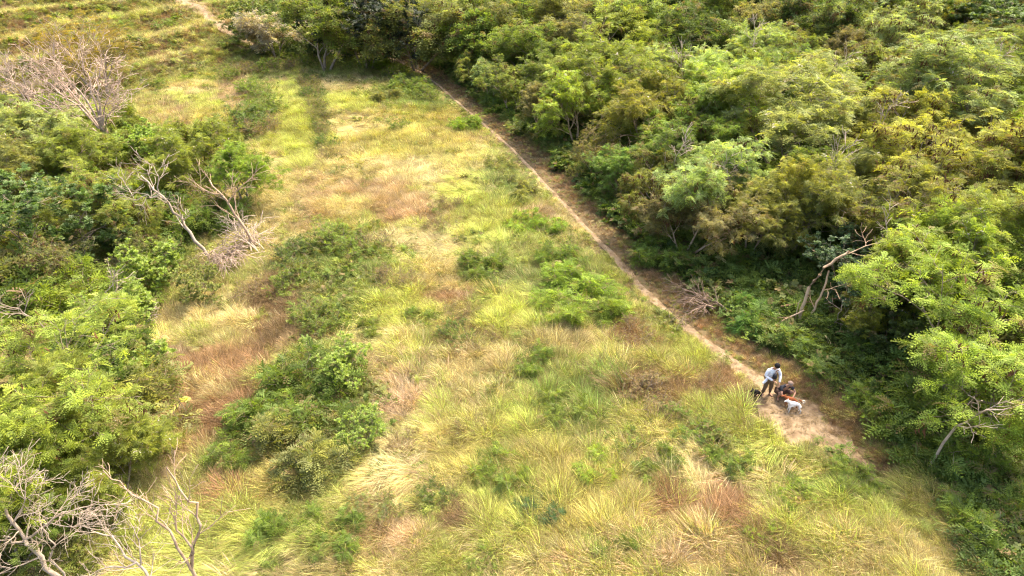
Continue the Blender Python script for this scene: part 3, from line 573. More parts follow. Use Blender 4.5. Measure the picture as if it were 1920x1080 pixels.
for (x, y) in pts:
    z = float(height(x, y)); d1 = float(sdist(x, y, TRAIL_LONG)); a, b_, dp = project(x, y, z + 3.5)
    if any((x - q[0]) ** 2 + (y - q[1]) ** 2 < (.75 * q[2]) ** 2 for q in PLANTED[:60]): continue
    if 1370 < a < 1680 and 430 < b_ < 720 and d1 < 10.5: continue
    n1 = float(vnoise(x, y, 11, 5)) ; n2 = float(vnoise(x, y, 6, 6)); v = .5 + .5 * n1
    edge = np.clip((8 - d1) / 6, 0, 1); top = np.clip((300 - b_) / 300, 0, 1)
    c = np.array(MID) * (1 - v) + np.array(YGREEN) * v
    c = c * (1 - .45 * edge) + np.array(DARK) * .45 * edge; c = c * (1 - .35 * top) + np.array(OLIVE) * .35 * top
    rr = rc.rand()
    kindname = "mid-green"
    if rr < .13: c = np.array(PALE); kindname = "pale green"
    elif rr < .24: c = np.array(GOLD) * .8; kindname = "golden-green"
    elif rr < .32: c = np.array(BROWNISH); kindname = "brownish olive"
    elif rr < .42: c = np.array(DARK) * 1.1; kindname = "dark green"
    elif rr < .52: c = np.array(LIME) * .9; kindname = "lime green"
    ht = (3.8 + 2.4 * rc.rand()) * (1 + .12 * np.clip((y - 40) / 60, 0, 1)) * (1 - .35 * np.clip((5.5 - d1) / 3, 0, 1) * (endd[0] > -1e9 and d1 > 0))
    bott = b_ > 760
    if bott: ht = min(ht * .62, 2.6)
    if bott: c = np.array(MID if rc.rand() < .6 else DARK); kindname = "mid-green"
    far_ = dp > 62
    if d1 > 0 and d1 < ht * .55 + .6: ht = max(1.7, (d1 + .1) / .62)
    if bott: ht = min(ht, 1.7, max(.7, (d1 - .8) / 1.6))
    kd = ['weed', 'shrub', 'weed'][rc.randint(3)] if bott else 'far' if far_ else ('weed' if bott and rc.rand() < .75 else ('broad' if rc.rand() < .07 else ('sparse' if kindname != 'brownish olive' and rc.rand() < .09 else 'fern')))
    zone = ("at the far top of the wood, " + ("left of the picture's middle" if a < 800 else "in the centre part" if a < 1280 else "towards the right corner")) if b_ < 130 else ("at the lower right beside the trail" if bott else ("along the wood edge above the trail" if d1 < 9 else "deep within the wood right of the trail"))
    th = {'far': 'feathery tree', 'fern': 'feathery tree', 'weed': 'ferny shrub', 'broad': 'broad-leaved shrub', 'shrub': 'leafy shrub', 'sparse': 'thin sparse tree'}[kd]
    if 0 < d1 < 7: ht = min(ht, max(.9, (d1 - .3) * PR[kd][0]['top'] / PR[kd][0]['rad'] / 1.15))
    plant(kd, x, y, z, ht * 1.15, rc.rand() * 6.28, cj(rc, c, .12), "%s %s %s" % (kindname, th, zone), 'tree' if 'tree' in th else 'shrub', "%s %ss %s" % (kindname, th, zone), None, 1 / 1.12, bark=((1.5, 1.4, 1.25) if rc.rand() < .4 else (1, 1, 1))); nW += 1
print("wood", nW)

C = np.stack([rc.uniform(-42, 20, 20000), rc.uniform(12, 90, 20000)], 1); dr = sdist(C[:, 0], C[:, 1], TRAIL_LONG); C = C[(dr > 2.5) & (dr < 3.7)]
for (x, y) in poisson([tuple(c) for c in C], lambda x, y: 1.35 + .016 * max(0, y - 20)):
    z = float(height(x, y)); a, b_, dp = project(x, y, z)
    if b_ > 1150 or (1380 < a < 1600 and b_ > 640) : continue
    kd = ['weed', 'shrub', 'weed', 'dry'][rc.randint(4)]; c = [DARK, MID, MID, OLIVE][rc.randint(4)]
    plant(kd, x, y, z, .65 + .5 * rc.rand(), rc.rand() * 6.28, cj(rc, c, .12), "low shrub at the foot of the wood edge along the trail's right side", 'shrub', "low shrubs along the foot of the wood edge")

# left scrub fill
C = np.stack([rc.uniform(-60, 0, 30000), rc.uniform(10, 62, 30000)], 1); zz = height(C[:, 0], C[:, 1]); px, py, dep = project(C[:, 0], C[:, 1], zz)
def inpoly(px, py, poly):
    c = np.zeros(np.shape(px), bool); n = len(poly)
    for i in range(n):
        x1, y1 = poly[i]; x2, y2 = poly[(i + 1) % n]
        hit = ((y1 > py) != (y2 > py)) & (px < (x2 - x1) * (py - y1) / (y2 - y1 + 1e-9) + x1); c ^= hit
    return c
SCRUB = [(-200, 240), (130, 240), (300, 280), (420, 330), (400, 400), (330, 440), (260, 560), (150, 620), (60, 650), (-200, 700)]
SCRUB2 = [(-200, 760), (110, 760), (260, 800), (230, 980), (180, 1150), (-200, 1250)]
m = inpoly(px, py, SCRUB) | inpoly(px, py, SCRUB2); m &= ~((py > 900) & (px < 420)) & ~((px > 255) & (py > 640)); C = C[m]
for (x, y) in poisson([tuple(c) for c in C], lambda x, y: 2.9):
    if any((x - q[0]) ** 2 + (y - q[1]) ** 2 < (.55 * q[2]) ** 2 for q in PLANTED[:90]): continue
    z = float(height(x, y)); a, b_, dp = project(x, y, z); kd = ['fern', 'weed', 'weed', 'shrub', 'sparse', 'dry'][rc.randint(6)]
    c = [YGREEN, MID, OLIVE, LIME, BROWNISH][rc.randint(5)]; low = b_ > 760
    plant(kd, x, y, z, {'fern': 3.4, 'weed': 2.2, 'shrub': 2.0, 'sparse': 3.2, 'dry': 1.7}[kd] * (.8 + .4 * rc.rand()), rc.rand() * 6.28, cj(rc, c, .12),
          "mixed scrub plant " + ("in the bottom left thicket around the bare trunks" if low else "in the thicket along the left edge"), 'scrub', "scrub plants " + ("of the bottom left thicket" if low else "of the left thicket"))
print("planted", len(PLANTED))
# ------------------------------------------------------------------ grass and undergrowth (uncountable, scattered by geometry nodes)
def grass_proto(seed, n, L, wid, spread, lean, bend, radius, dry=.28, segs=3):
    rs_ = np.random.RandomState(seed); b = MB()
    for i in range(n):
        a = rs_.rand() * 6.28; rr = radius * math.sqrt(rs_.rand()); o = np.array([math.cos(a) * rr, math.sin(a) * rr, -.05]); l = L * (.55 + .6 * rs_.rand())
        az = a * .9 + rs_.randn() * .8; d = np.array([math.cos(az) * spread + lean, math.sin(az) * spread, 1.0]); d += rs_.randn(3) * .12; d /= np.linalg.norm(d)
        pts = [o]; q = o.copy(); dd = d.copy()
        for k in range(segs):
            q = q + dd * l / segs; pts.append(q.copy()); h = np.array([dd[0] + .35 * lean, dd[1], 0]); h /= np.linalg.norm(h) + 1e-6
            dd = dd + (h * .55 + np.array([0, 0, -.75])) * bend * (.6 + .8 * rs_.rand()); dd /= np.linalg.norm(dd)
            if q[2] < .04: dd[2] = abs(dd[2]) * .3; dd /= np.linalg.norm(dd)
        fa = rs_.rand() * 3.14; s = np.array([math.cos(fa), math.sin(fa), 0]); ww = wid * (.6 + .8 * rs_.rand()); pr = [.55, 1, .8, .0] if segs == 3 else [.6, 1, 0]
        V = []; T = []; bright = np.clip(1 + .40 * rs_.randn(), .4, 1.7); dr_ = rs_.rand() < dry; yl = rs_.rand() ** 2
        for k, p in enumerate(pts):
            t = k / segs; br = .55 * max(0, .35 - t) / .35 + (.6 if dr_ else 0)
            if k == segs: V += [p]; T += [(bright * 1.1, min(1, yl + .3), br)]
            else: V += [p - s * ww * .5 * pr[k], p + s * ww * .5 * pr[k]]; T += [(bright, yl, min(1, br))] * 2
        Fq = [[2 * k, 2 * k + 1, 2 * k + 3, 2 * k + 2] for k in range(segs - 1)]
        b.add(V, Fq, T); nb = b.n - len(V); b.q.append(np.array([[nb + 2 * segs - 2, nb + 2 * segs - 1, nb + 2 * segs]]))
    me = b.mesh("grass_tuft"); me.materials.append(M_GRASS); return me
def stalk_proto(seed):
    return grass_proto(seed, 60, 1.0, .012, 1.1, .1, .10, .10, dry=.5)
GP = [grass_proto(1, 76, 0.98, .016, .35, .35, .30, .26), grass_proto(2, 76, 0.87, .016, .5, .25, .35, .26), grass_proto(3, 76, 1.13, .016, .3, .55, .38, .24),      # 0-2 standing, arching
      grass_proto(4, 76, 1.19, .016, .25, 1.2, .45, .3), grass_proto(5, 76, 1.23, .016, .3, 1.6, .5, .32, dry=.3), grass_proto(6, 76, 1.09, .016, .35, 1.4, .42, .32),  # 3-5 lodged
      stalk_proto(7), grass_proto(8, 60, .55, .016, .9, .1, .3, .3, dry=.35), stalk_proto(9)]                                                                       # 6-8 dry, short
def clump_proto(seed, n, size, tmpl, h):
    rs_ = np.random.RandomState(seed); b = MB(); tips = []
    for i in range(n):
        a = rs_.rand() * 6.28; r_ = .42 * math.sqrt(rs_.rand()); z = h * (.25 + .75 * rs_.rand()) * (1 - .6 * r_); tips.append(((math.cos(a) * r_, math.sin(a) * r_, z), (math.cos(a) * .6, math.sin(a) * .6, .7), 0))
    scatter_leaves(b, tips, rs_, 4, size, tmpl, yel=.15, brn=.05, bvar=.25)
    for (p, d, l) in tips[::2]: tube(b, [Vector((p[0] * .2, p[1] * .2, -.1)), Vector(p)], [.012, .006], 3)
    me = b.mesh("undergrowth_clump"); me.materials.append(M_UNDER); return me
T_VINE = [sprig_template(7, .42, random.Random(8), .7)]
UP = [clump_proto(1, 16, .24, T_FERN, .9), clump_proto(2, 18, .26, T_SMALL, .7), clump_proto(3, 16, .30, T_VINE, .6), clump_proto(4, 18, .28, T_FERN, .8), clump_proto(5, 20, .22, T_SMALL, .8)]

def scatter(name, P, rot, scl, idx, col, protos, label=None, part_parent=None):
    me = bpy.data.meshes.new(name); n = len(P); me.vertices.add(n); me.vertices.foreach_set("co", np.asarray(P, np.float32).ravel())
    for an, arr in (("rot", rot), ("scl", scl), ("col", col)):
        a = me.attributes.new(an, 'FLOAT_VECTOR', 'POINT'); a.data.foreach_set("vector", np.asarray(arr, np.float32).ravel())
    a = me.attributes.new("pidx", 'INT', 'POINT'); a.data.foreach_set("value", np.asarray(idx, np.int32))
    pc = bpy.data.collections.new(name + "_kinds")
    for i, pm in enumerate(protos): pc.objects.link(bpy.data.objects.new("%s_kind_%02d" % (name, i), pm))
    ob = bpy.data.objects.new(name, me); COL.objects.link(ob)
    ng = bpy.data.node_groups.new(name, 'GeometryNodeTree'); ng.interface.new_socket("Geometry", in_out='INPUT', socket_type='NodeSocketGeometry'); ng.interface.new_socket("Geometry", in_out='OUTPUT', socket_type='NodeSocketGeometry')
    ns, L = ng.nodes, ng.links; gi = ns.new("NodeGroupInput"); go = ns.new("NodeGroupOutput"); ip = ns.new("GeometryNodeInstanceOnPoints"); ci = ns.new("GeometryNodeCollectionInfo")
    ci.inputs[0].default_value = pc; ci.inputs[1].default_value = True; ci.inputs[2].default_value = True
    def na(nm, t):
        q = ns.new("GeometryNodeInputNamedAttribute"); q.data_type = t; q.inputs[0].default_value = nm; return q.outputs[0]
    L.new(gi.outputs[0], ip.inputs["Points"]); L.new(ci.outputs[0], ip.inputs["Instance"]); ip.inputs["Pick Instance"].default_value = True
    L.new(na("pidx", 'INT'), ip.inputs["Instance Index"]); er = ns.new("FunctionNodeEulerToRotation"); L.new(na("rot", 'FLOAT_VECTOR'), er.inputs[0]); L.new(er.outputs[0], ip.inputs["Rotation"])
    L.new(na("scl", 'FLOAT_VECTOR'), ip.inputs["Scale"]); L.new(ip.outputs[0], go.inputs[0])
    md = ob.modifiers.new("scatter", 'NODES'); md.node_group = ng; tag(ob, label, None, None, "stuff"); return ob

PAL = {'lime': (.36, .41, .11), 'ygreen': (.275, .32, .09), 'straw': (.45, .41, .215), 'gold': (.385, .37, .13), 'pink': (.39, .31, .20), 'rust': (.27, .175, .10), 'green': (.165, .235, .06), 'dgreen': (.09, .145, .04), 'brown': (.185, .135, .075)}
TY = list(PAL); PA = np.array([PAL[k] for k in TY])
Z_ = [(380, 190, 75, 42, 'lime', 1), (445, 180, 35, 35, 'pink', 1), (340, 168, 60, 12, 'straw', .8), (400, 225, 80, 18, 'gold', .7), (330, 215, 40, 30, 'pink', .4), (555, 190, 42, 45, 'lime', .9), (550, 260, 50, 45, 'lime', .6), (520, 330, 60, 40, 'straw', .6), (575, 320, 40, 40, 'lime', .7),
      (600, 170, 14, 60, 'green', .6), (605, 240, 14, 50, 'green', .7), (610, 300, 10, 40, 'green', .4), (480, 200, 30, 60, 'green', .6),
      (655, 130, 60, 18, 'ygreen', .7), (650, 160, 55, 14, 'straw', .9), (660, 195, 50, 16, 'lime', 1), (655, 240, 40, 22, 'straw', 1), (720, 235, 55, 30, 'straw', .5), (700, 280, 90, 18, 'lime', .5), (660, 320, 60, 45, 'straw', .95), (770, 285, 90, 50, 'gold', .6), (750, 330, 80, 30, 'straw', .6),
      (645, 385, 60, 25, 'straw', .7), (690, 360, 60, 20, 'pink', .8), (760, 395, 75, 30, 'pink', .8), (740, 412, 60, 18, 'rust', .5), (840, 400, 30, 40, 'brown', .4), (870, 250, 50, 35, 'rust', .35), (800, 215, 60, 25, 'gold', .5), (790, 180, 60, 35, 'green', .6), (740, 170, 40, 50, 'green', .3),
      (880, 380, 45, 60, 'lime', .6), (860, 300, 40, 50, 'gold', .6), (990, 415, 70, 18, 'pink', .8), (930, 430, 60, 40, 'lime', .8), (960, 350, 50, 40, 'green', .5), (1080, 440, 60, 50, 'straw', .5), (1000, 480, 80, 35, 'ygreen', .7), (1090, 545, 100, 55, 'green', .75), (1150, 500, 50, 40, 'ygreen', .6),
      (770, 462, 75, 24, 'straw', 1), (745, 500, 60, 20, 'lime', .7), (820, 500, 50, 30, 'straw', .7), (720, 590, 95, 36, 'lime', 1), (680, 640, 50, 30, 'straw', .5), (845, 562, 45, 20, 'rust', .9), (850, 530, 50, 18, 'straw', .8), (935, 540, 50, 50, 'green', .5), (970, 590, 60, 40, 'lime', .6),
      (1065, 645, 50, 35, 'straw', .8), (1190, 625, 50, 40, 'rust', .75), (1330, 705, 60, 35, 'rust', .6), (1150, 740, 80, 40, 'green', .7), (1210, 745, 60, 40, 'brown', .7), (1340, 760, 60, 40, 'rust', .4), (1290, 680, 50, 30, 'lime', .5), (1250, 610, 50, 40, 'lime', .4),
      (760, 760, 40, 40, 'pink', .8), (860, 640, 45, 40, 'brown', .5), (1000, 700, 90, 50, 'green', .35), (900, 700, 60, 50, 'straw', .4), (1090, 800, 90, 50, 'green', .5), (950, 880, 60, 35, 'green', .6), (1010, 830, 60, 40, 'lime', .4), (860, 860, 60, 60, 'gold', .6), (1060, 950, 130, 70, 'gold', .8), (960, 960, 80, 60, 'lime', .7), (860, 985, 35, 35, 'brown', .6),
      (740, 890, 40, 60, 'straw', .8), (770, 1010, 40, 50, 'pink', .8), (830, 1050, 80, 40, 'lime', .6), (690, 1000, 60, 70, 'rust', .45), (640, 930, 60, 60, 'gold', .5), (1380, 965, 48, 50, 'rust', .95), (1240, 960, 50, 60, 'rust', .7), (1300, 1050, 90, 40, 'pink', .7), (1440, 1050, 60, 40, 'brown', .7), (1300, 900, 70, 40, 'straw', .5),
      (1440, 835, 70, 30, 'lime', .9), (1400, 880, 70, 40, 'gold', .4), (1520, 900, 60, 40, 'ygreen', .4), (1590, 935, 45, 26, 'green', .8), (1600, 1000, 130, 55, 'lime', .55), (1650, 1040, 110, 60, 'straw', .5), (1560, 840, 50, 25, 'gold', .5),
      (400, 620, 120, 45, 'straw', .8), (380, 640, 80, 20, 'lime', .5), (330, 690, 70, 25, 'pink', .9), (500, 650, 40, 45, 'rust', .5), (380, 780, 100, 85, 'rust', 1), (320, 760, 30, 70, 'pink', .7), (400, 730, 40, 30, 'straw', .5), (350, 830, 40, 30, 'gold', .5), (420, 690, 60, 25, 'rust', .6), (340, 900, 40, 50, 'pink', .5), (560, 870, 80, 40, 'gold', .7), (500, 930, 110, 60, 'gold', .85), (400, 1000, 140, 70, 'lime', .7), (420, 940, 50, 40, 'rust', .5),
      (620, 880, 40, 50, 'green', .6), (600, 980, 60, 60, 'ygreen', .7), (130, 620, 130, 40, 'rust', .7), (200, 680, 60, 40, 'brown', .9), (560, 600, 60, 80, 'brown', .7), (600, 560, 50, 60, 'dgreen', .6), (520, 560, 60, 40, 'brown', .7), (540, 385, 60, 45, 'straw', .6), (590, 385, 40, 50, 'pink', .5), (440, 430, 60, 40, 'gold', .6), (440, 400, 80, 50, 'straw', .4),
      (670, 500, 70, 50, 'green', .6), (650, 560, 60, 50, 'green', .5), (600, 760, 80, 100, 'green', .5), (1350, 800, 60, 40, 'ygreen', .4)]
def colour_zone(x, y, z, r_):
    px, py, _ = project(x, y, z); n = len(x); W = np.zeros((n, len(TY)))
    base = {'ygreen': .27, 'lime': .29, 'straw': .33, 'gold': .17, 'green': .16, 'pink': .17, 'rust': .10, 'brown': .08, 'dgreen': 0}
    for i, k in enumerate(TY): W[:, i] = base[k]
    nx_ = fbm(x, y, 2.2, 1); ny_ = fbm(x + 90, y, 2.0, 2)
    for (cx, cy_, rx, ry, k, s) in Z_:
        e = np.hypot((px - cx) / rx, (py - cy_) / ry) + .55 * nx_
        g = np.clip((1.4 - e) / .7, 0, 1) * s; W *= (1 - g)[:, None]; W[:, TY.index(k)] += g * .75
    for i in range(len(TY)): W[:, i] += .13 * vnoise(x, y, 1.6 + .25 * i, i) * (W[:, i] > .02) + .10 * vnoise(x + 31, y, .7, (i + 3) % 8) * (W[:, i] > .02)
    W += .46 * r_.rand(n, len(TY)) * (W > .03); W[W < .03] = -1
    return np.argmax(W, 1), px, py
rg = np.random.RandomState(21)
def tussock(x, y, cell=1.25):
    """nearest tussock centre: distance, direction away from it, and its own random number"""
    ci, cj_ = np.floor(x / cell).astype(int), np.floor(y / cell).astype(int); best = np.full(x.shape, 9.); ang = np.zeros(x.shape); idn = np.zeros(x.shape)
    for a in (-1, 0, 1):
        for b in (-1, 0, 1):
            i, j = ci + a, cj_ + b; cx = (i + .15 + .7 * _tab[1][i & 255, j & 255]) * cell; cy_ = (j + .15 + .7 * _tab[2][i & 255, j & 255]) * cell
            d = np.hypot(x - cx, y - cy_); m = d < best; best = np.where(m, d, best); ang = np.where(m, np.arctan2(y - cy_, x - cx), ang); idn = np.where(m, _tab[3][i & 255, j & 255], idn)
    return best / cell, ang, idn
def field_mask(x, y):
    """how much grass stands here: off the trail, out of the wood"""
    dr = sdist(x, y, TRAIL_LONG); hw = np.interp(y, [TRAIL[i][1] for i in range(len(TRAIL))], np.array(TRAIL_W) * .5)
    on = (np.abs(dr) < hw * (.72 + .5 * vnoise(x, y, .8, 3)) + .0)
    px, py, _ = project(x, y, 0 * x)
    cl = inpoly(px, py, [(1405, 738), (1450, 735), (1520, 775), (1572, 830), (1590, 862), (1540, 838), (1470, 835), (1432, 800), (1418, 765)])
    e = np.hypot((px - 1490) / 60, (py - 785) / 40) + .2 * vnoise(x, y, .7, 5)
    bd = np.hypot((px - 1412) / 20, (py - 764) / 25) < 1
    return on, cl | (e < .8) | bd, dr
def make_grass(name, n, box, dens_keep, sc, label, zone='field'):
    x = rg.uniform(box[0], box[1], n); y = rg.uniform(box[2], box[3], n); z = height(x, y); px, py, dep = project(x, y, z)
    on, cl, dr = field_mask(x, y); hl = -sdist(x, y, HILL); fd = np.abs(sdist(x, y, [(p[0], p[1]) for p in FARP])) ; fw = np.interp(y, [p[1] for p in FARP], np.array(FAR_W) * .5)
    keep = (px > -140) & (px < 2060) & (py < 1240) & ~on & ~cl & (dr < 2.6 + .8 * vnoise(x, y, 3, 2)) & ~((fd < fw * 1.15) & (y > FARP[-1][1] - 30) & (py < 115)) & dens_keep(x, y, px, py, dep, hl)
    x, y, z, px, py, dr, hl = [q[keep] for q in (x, y, z, px, py, dr, hl)]; n = len(x)
    ti, px, py = colour_zone(x, y, z, rg)
    right = (dr > .1) & (y > 18.5 + vnoise(x, y, 1.5, 1))                                   # dry reddish strip between trail and wood
    rr = rg.rand(n); ti = np.where(right & (rr < .52), TY.index('rust'), ti); ti = np.where(right & (rr > .52) & (rr < .78), TY.index('brown'), ti); ti = np.where(right & (rr > .78) & (rr < .86), TY.index('green'), ti)
    hn = fbm(x, y, 7, 4) + .5 * vnoise(x, y, 1.5, 2)
    if zone == 'hill':
        s = np.maximum(hl, 0) + 1.8 * fbm(x, y, 9, 3) * np.clip(hl / 4, 0, 1); fr = (s / 5.6) % 1.0; riser = fr > .45
        a = TY.index('straw'); ti = np.where((~riser) ^ (rg.rand(n) < .22), np.where(rg.rand(n) < .42, a, np.where(rg.rand(n) < .5, TY.index('gold'), TY.index('ygreen'))), np.where(rg.rand(n) < .45, TY.index('brown'), np.where(rg.rand(n) < .55, TY.index('green'), TY.index('rust'))))
        lowp = (hl < 7 + 2 * hn) & (rg.rand(n) < .75); ti = np.where(lowp, np.where(rg.rand(n) < .5, TY.index('green'), np.where(rg.rand(n) < .5, TY.index('brown'), TY.index('ygreen'))), ti)
        gp = (hn > .25) & (rg.rand(n) < .6); ti = np.where(gp, TY.index('ygreen'), ti)
    C = PA[ti] * (1 + .27 * rg.randn(n, 1)) * (1 + .05 * rg.randn(n, 3)); C = np.clip(C * (1 + .22 * fbm(x, y, 1.2, 6))[:, None], .01, .8)
    flow = 2.4 + 2.6 * fbm(x, y, 9, 1) + 1.1 * vnoise(x, y, 2.5, 5) + .38 * rg.randn(n)
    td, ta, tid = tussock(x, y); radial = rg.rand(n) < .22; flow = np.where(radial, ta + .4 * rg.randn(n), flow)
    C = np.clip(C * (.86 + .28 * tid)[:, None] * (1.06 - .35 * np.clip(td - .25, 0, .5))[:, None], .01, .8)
    lod = vnoise(x, y, 4.5, 6) + .35 * rg.randn(n) + np.where(ti == TY.index('straw'), .35, 0) + np.where(ti == TY.index('lime'), .15, 0)
    idx = np.where(lod > .15, rg.randint(3, 6, n), rg.randint(0, 3, n)); dry = np.isin(ti, [TY.index('rust'), TY.index('brown')])
    idx = np.where(dry & (rg.rand(n) < .75), np.where(rg.rand(n) < .6, 6, 8), idx); idx = np.where(np.isin(ti, [TY.index('green'), TY.index('dgreen')]) & (rg.rand(n) < .4), 7, idx)
    s = sc * (.75 + .4 * rg.rand(n)) * (1 + .22 * fbm(x, y, 3, 7)); s *= np.clip(np.minimum(np.abs(dr), 3) * .34 + np.where(y < 17.5, .5, .26), .28, 1); s *= np.where(right, .62, 1); s *= np.where(np.hypot((px - 1413) / 22, (py - 773) / 36) < 1, .38, 1)
    s *= np.interp(y, [20, 45, 80], [1.0, .85, .75])
    s *= 1.12 - .6 * np.clip(td, 0, .75) + .18 * (tid - .5)
    sx = s * np.where(idx > 2, 1, 1); S = np.stack([sx, sx, s * (.9 + .25 * rg.rand(n))], 1)
    Rr = np.stack([.08 * rg.randn(n), .08 * rg.randn(n), flow + rg.choice([0, 0, 0, .8], n)], 1)
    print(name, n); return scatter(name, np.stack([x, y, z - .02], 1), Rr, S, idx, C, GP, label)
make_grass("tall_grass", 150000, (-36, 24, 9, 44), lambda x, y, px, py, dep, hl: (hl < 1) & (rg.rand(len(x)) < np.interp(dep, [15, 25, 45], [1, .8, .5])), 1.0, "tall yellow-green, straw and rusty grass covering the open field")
make_grass("far_grass", 150000, (-70, 5, 38, 90), lambda x, y, px, py, dep, hl: (hl < 1) & (y > 42 + 2 * vnoise(x, y, 3, 1)), 1.05, "pale straw and lime grass on the far half of the field")
make_grass("hillside_grass", 110000, (-100, 10, 44, 125), lambda x, y, px, py, dep, hl: (hl > .5) & (py > -60) & (px < 640) & (x < -5), 1.15, "straw and brown grass on the terraces of the hill", 'hill')

def make_under(name, n, box, keepf, cols, sc, label):
    x = rg.uniform(box[0], box[1], n); y = rg.uniform(box[2], box[3], n); z = height(x, y); px, py, dep = project(x, y, z); on, cl, dr = field_mask(x, y); hl = -sdist(x, y, HILL)
    k = keepf(x, y, px, py, dr, hl) & ~on & ~cl & (px > -140) & (px < 2080) & (py > -80) & (py < 1260); x, y, z = x[k], y[k], z[k]; n = len(x)
    nn = .5 + .5 * fbm(x, y, 3, 2) + .25 * rg.randn(n); ca = np.array(cols); ii = np.clip((nn * len(cols)).astype(int), 0, len(cols) - 1); C = ca[ii] * (1 + .15 * rg.randn(n, 1)); C = np.clip(C, .01, .5)
    s = sc * (.6 + .7 * rg.rand(n)); print(name, n)
    return scatter(name, np.stack([x, y, z - .03], 1), np.stack([.15 * rg.randn(n), .15 * rg.randn(n), rg.rand(n) * 6.28], 1), np.stack([s * 1.2, s * 1.2, s], 1), rg.randint(0, len(UP), n), C, UP, label)
make_under("wood_undergrowth", 42000, (-45, 90, 8, 125), lambda x, y, px, py, dr, hl: ((dr > np.where(y < 19, 1.0, 2.2) + .6 * vnoise(x, y, 2, 1)) | ((hl > -1.5) & (px > 480) & (px < 1000) & (py < 110))) & ((y < 60) | (rg.rand(len(x)) < .8)), [DARK, MID, DARK, (.06, .10, .02), MID, OLIVE], 1.25, "dark green undergrowth covering the floor of the wood")
make_under("scrub_undergrowth", 16000, (-62, -2, 9, 62), lambda x, y, px, py, dr, hl: (hl < 2) & (inpoly(px, py, SCRUB) | inpoly(px, py, SCRUB2) | inpoly(px, py, [(540, 450), (700, 430), (760, 480), (690, 560), (650, 640), (740, 760), (700, 860), (600, 900), (430, 830), (480, 760), (560, 700), (560, 640), (545, 560)])), [OLIVE, MID, BROWNISH, YGREEN, MID, OLIVE], .85, "mixed green and brown undergrowth of the left scrub")
make_under("hillside_scrub", 9000, (-100, 5, 44, 110), lambda x, y, px, py, dr, hl: (hl > 0) & (px < 640) & ((((np.maximum(hl, 0) + 1.8 * fbm(x, y, 9, 3)) / 5.6) % 1.0 > .5) | (hl < 5)) & (rg.rand(len(x)) < .8) & (np.abs(sdist(x, y, [(p[0], p[1]) for p in FARP])) > 1.6), [OLIVE, BROWNISH, MID, OLIVE, BROWNISH, YGREEN], 1.0, "low brown and green scrub on the terrace banks of the hill")
make_under("field_weeds", 16000, (-36, 22, 12, 88), lambda x, y, px, py, dr, hl: (hl < 0) & (dr < -.4) & (fbm(x, y, 3.0, 5) > .10) & (rg.rand(len(x)) < .65), [OLIVE, MID, BROWNISH, YGREEN, MID, OLIVE], .62, "low broadleaf weeds among the grass")
# scraps on the bare dirt
# ------------------------------------------------------------------ people and dogs
def skin_obj(name, joints, edges, mat, parent=None, root=None, sub=1, loc=None):
    """joints: {key: ((x,y,z), radius)}; one continuous surface grown round the skeleton"""
    keys = list(joints); me = bpy.data.meshes.new(name); me.from_pydata([joints[k][0] for k in keys], [(keys.index(a), keys.index(b)) for a, b in edges], [])
    o = link(name, me, [mat], parent)
    if loc is not None: o.location = loc
    m = o.modifiers.new("skin", 'SKIN'); m.use_smooth_shade = True; m.branch_smoothing = .4; sv_ = me.skin_vertices[0].data
    for i, k in enumerate(keys):
        r_ = joints[k][1]; sv_[i].radius = (r_, r_) if not isinstance(r_, tuple) else r_; sv_[i].use_root = (k == (root or keys[0]))
    if sub: ss_ = o.modifiers.new("subdivision", 'SUBSURF'); ss_.levels = sub; ss_.render_levels = sub
    return o
def ball(name, c, r, mat, parent, rot=(0, 0, 0), cut=None, seg=14):
    b = MB(); V = []; F = []; rings = seg // 2 + 1
    for i in range(rings):
        th = math.pi * i / (rings - 1)
        for k in range(seg): a = 2 * math.pi * k / seg; V.append((r[0] * math.sin(th) * math.cos(a), r[1] * math.sin(th) * math.sin(a), r[2] * math.cos(th)))
    lim = rings - 1 if cut is None else int((rings - 1) * cut)
    for i in range(lim):
        for k in range(seg): F.append([i * seg + k, (i + 1) * seg + k, (i + 1) * seg + (k + 1) % seg, i * seg + (k + 1) % seg])
    b.add(V, F); o = link(name, b.mesh(name, True), [mat], parent); o.location = c; o.rotation_euler = rot; return o
SKIN = plain("skin", (.42, .23, .15), .6); SHIRT_W = plain("white_cotton", (.74, .75, .82)); NAVY = plain("dark_cloth", (.028, .030, .040)); BROWNC = plain("brown_trousers", (.15, .095, .055)); SHOE = plain("brown_shoe", (.07, .045, .03))
HAIR = plain("black_hair", (.012, .011, .012)); GREYH = plain("cropped_hair", (.24, .17, .13)); TAN = plain("drab_shorts", (.10, .06, .045)); EYE = plain("eye", (.02, .015, .01), .3)
def hand(J, E, side, wrist, palm, dirv, key, curl=(0, 0, -1)):
    """five separate fingers rooted in the palm"""
    w_ = Vector(wrist); p_ = Vector(palm); d = Vector(dirv).normalized(); c = Vector(curl).normalized(); s = d.cross(c).normalized() * side
    J[key + 'palm'] = (tuple(p_), (.034, .02)); E.append((key, key + 'palm'))
    for i, (off, l) in enumerate(((-.027, .075), (-.009, .085), (.009, .08), (.027, .062))):
        a = p_ + s * off + d * .035; b = a + d * l * .55 + c * .008; e = b + (d * .7 + c * .6).normalized() * l * .45
        J[key + 'f%da' % i] = (tuple(a), .009); J[key + 'f%db' % i] = (tuple(b), .0085); J[key + 'f%dc' % i] = (tuple(e), .007)
        E += [(key + 'palm', key + 'f%da' % i), (key + 'f%da' % i, key + 'f%db' % i), (key + 'f%db' % i, key + 'f%dc' % i)]
    a = p_ - s * .035; b = a - s * .022 + d * .03; J[key + 'ta'] = (tuple(a), .011); J[key + 'tb'] = (tuple(b), .009); E += [(key + 'palm', key + 'ta'), (key + 'ta', key + 'tb')]
def off(v, *q): return tuple(v[i] + q[i] for i in range(3))
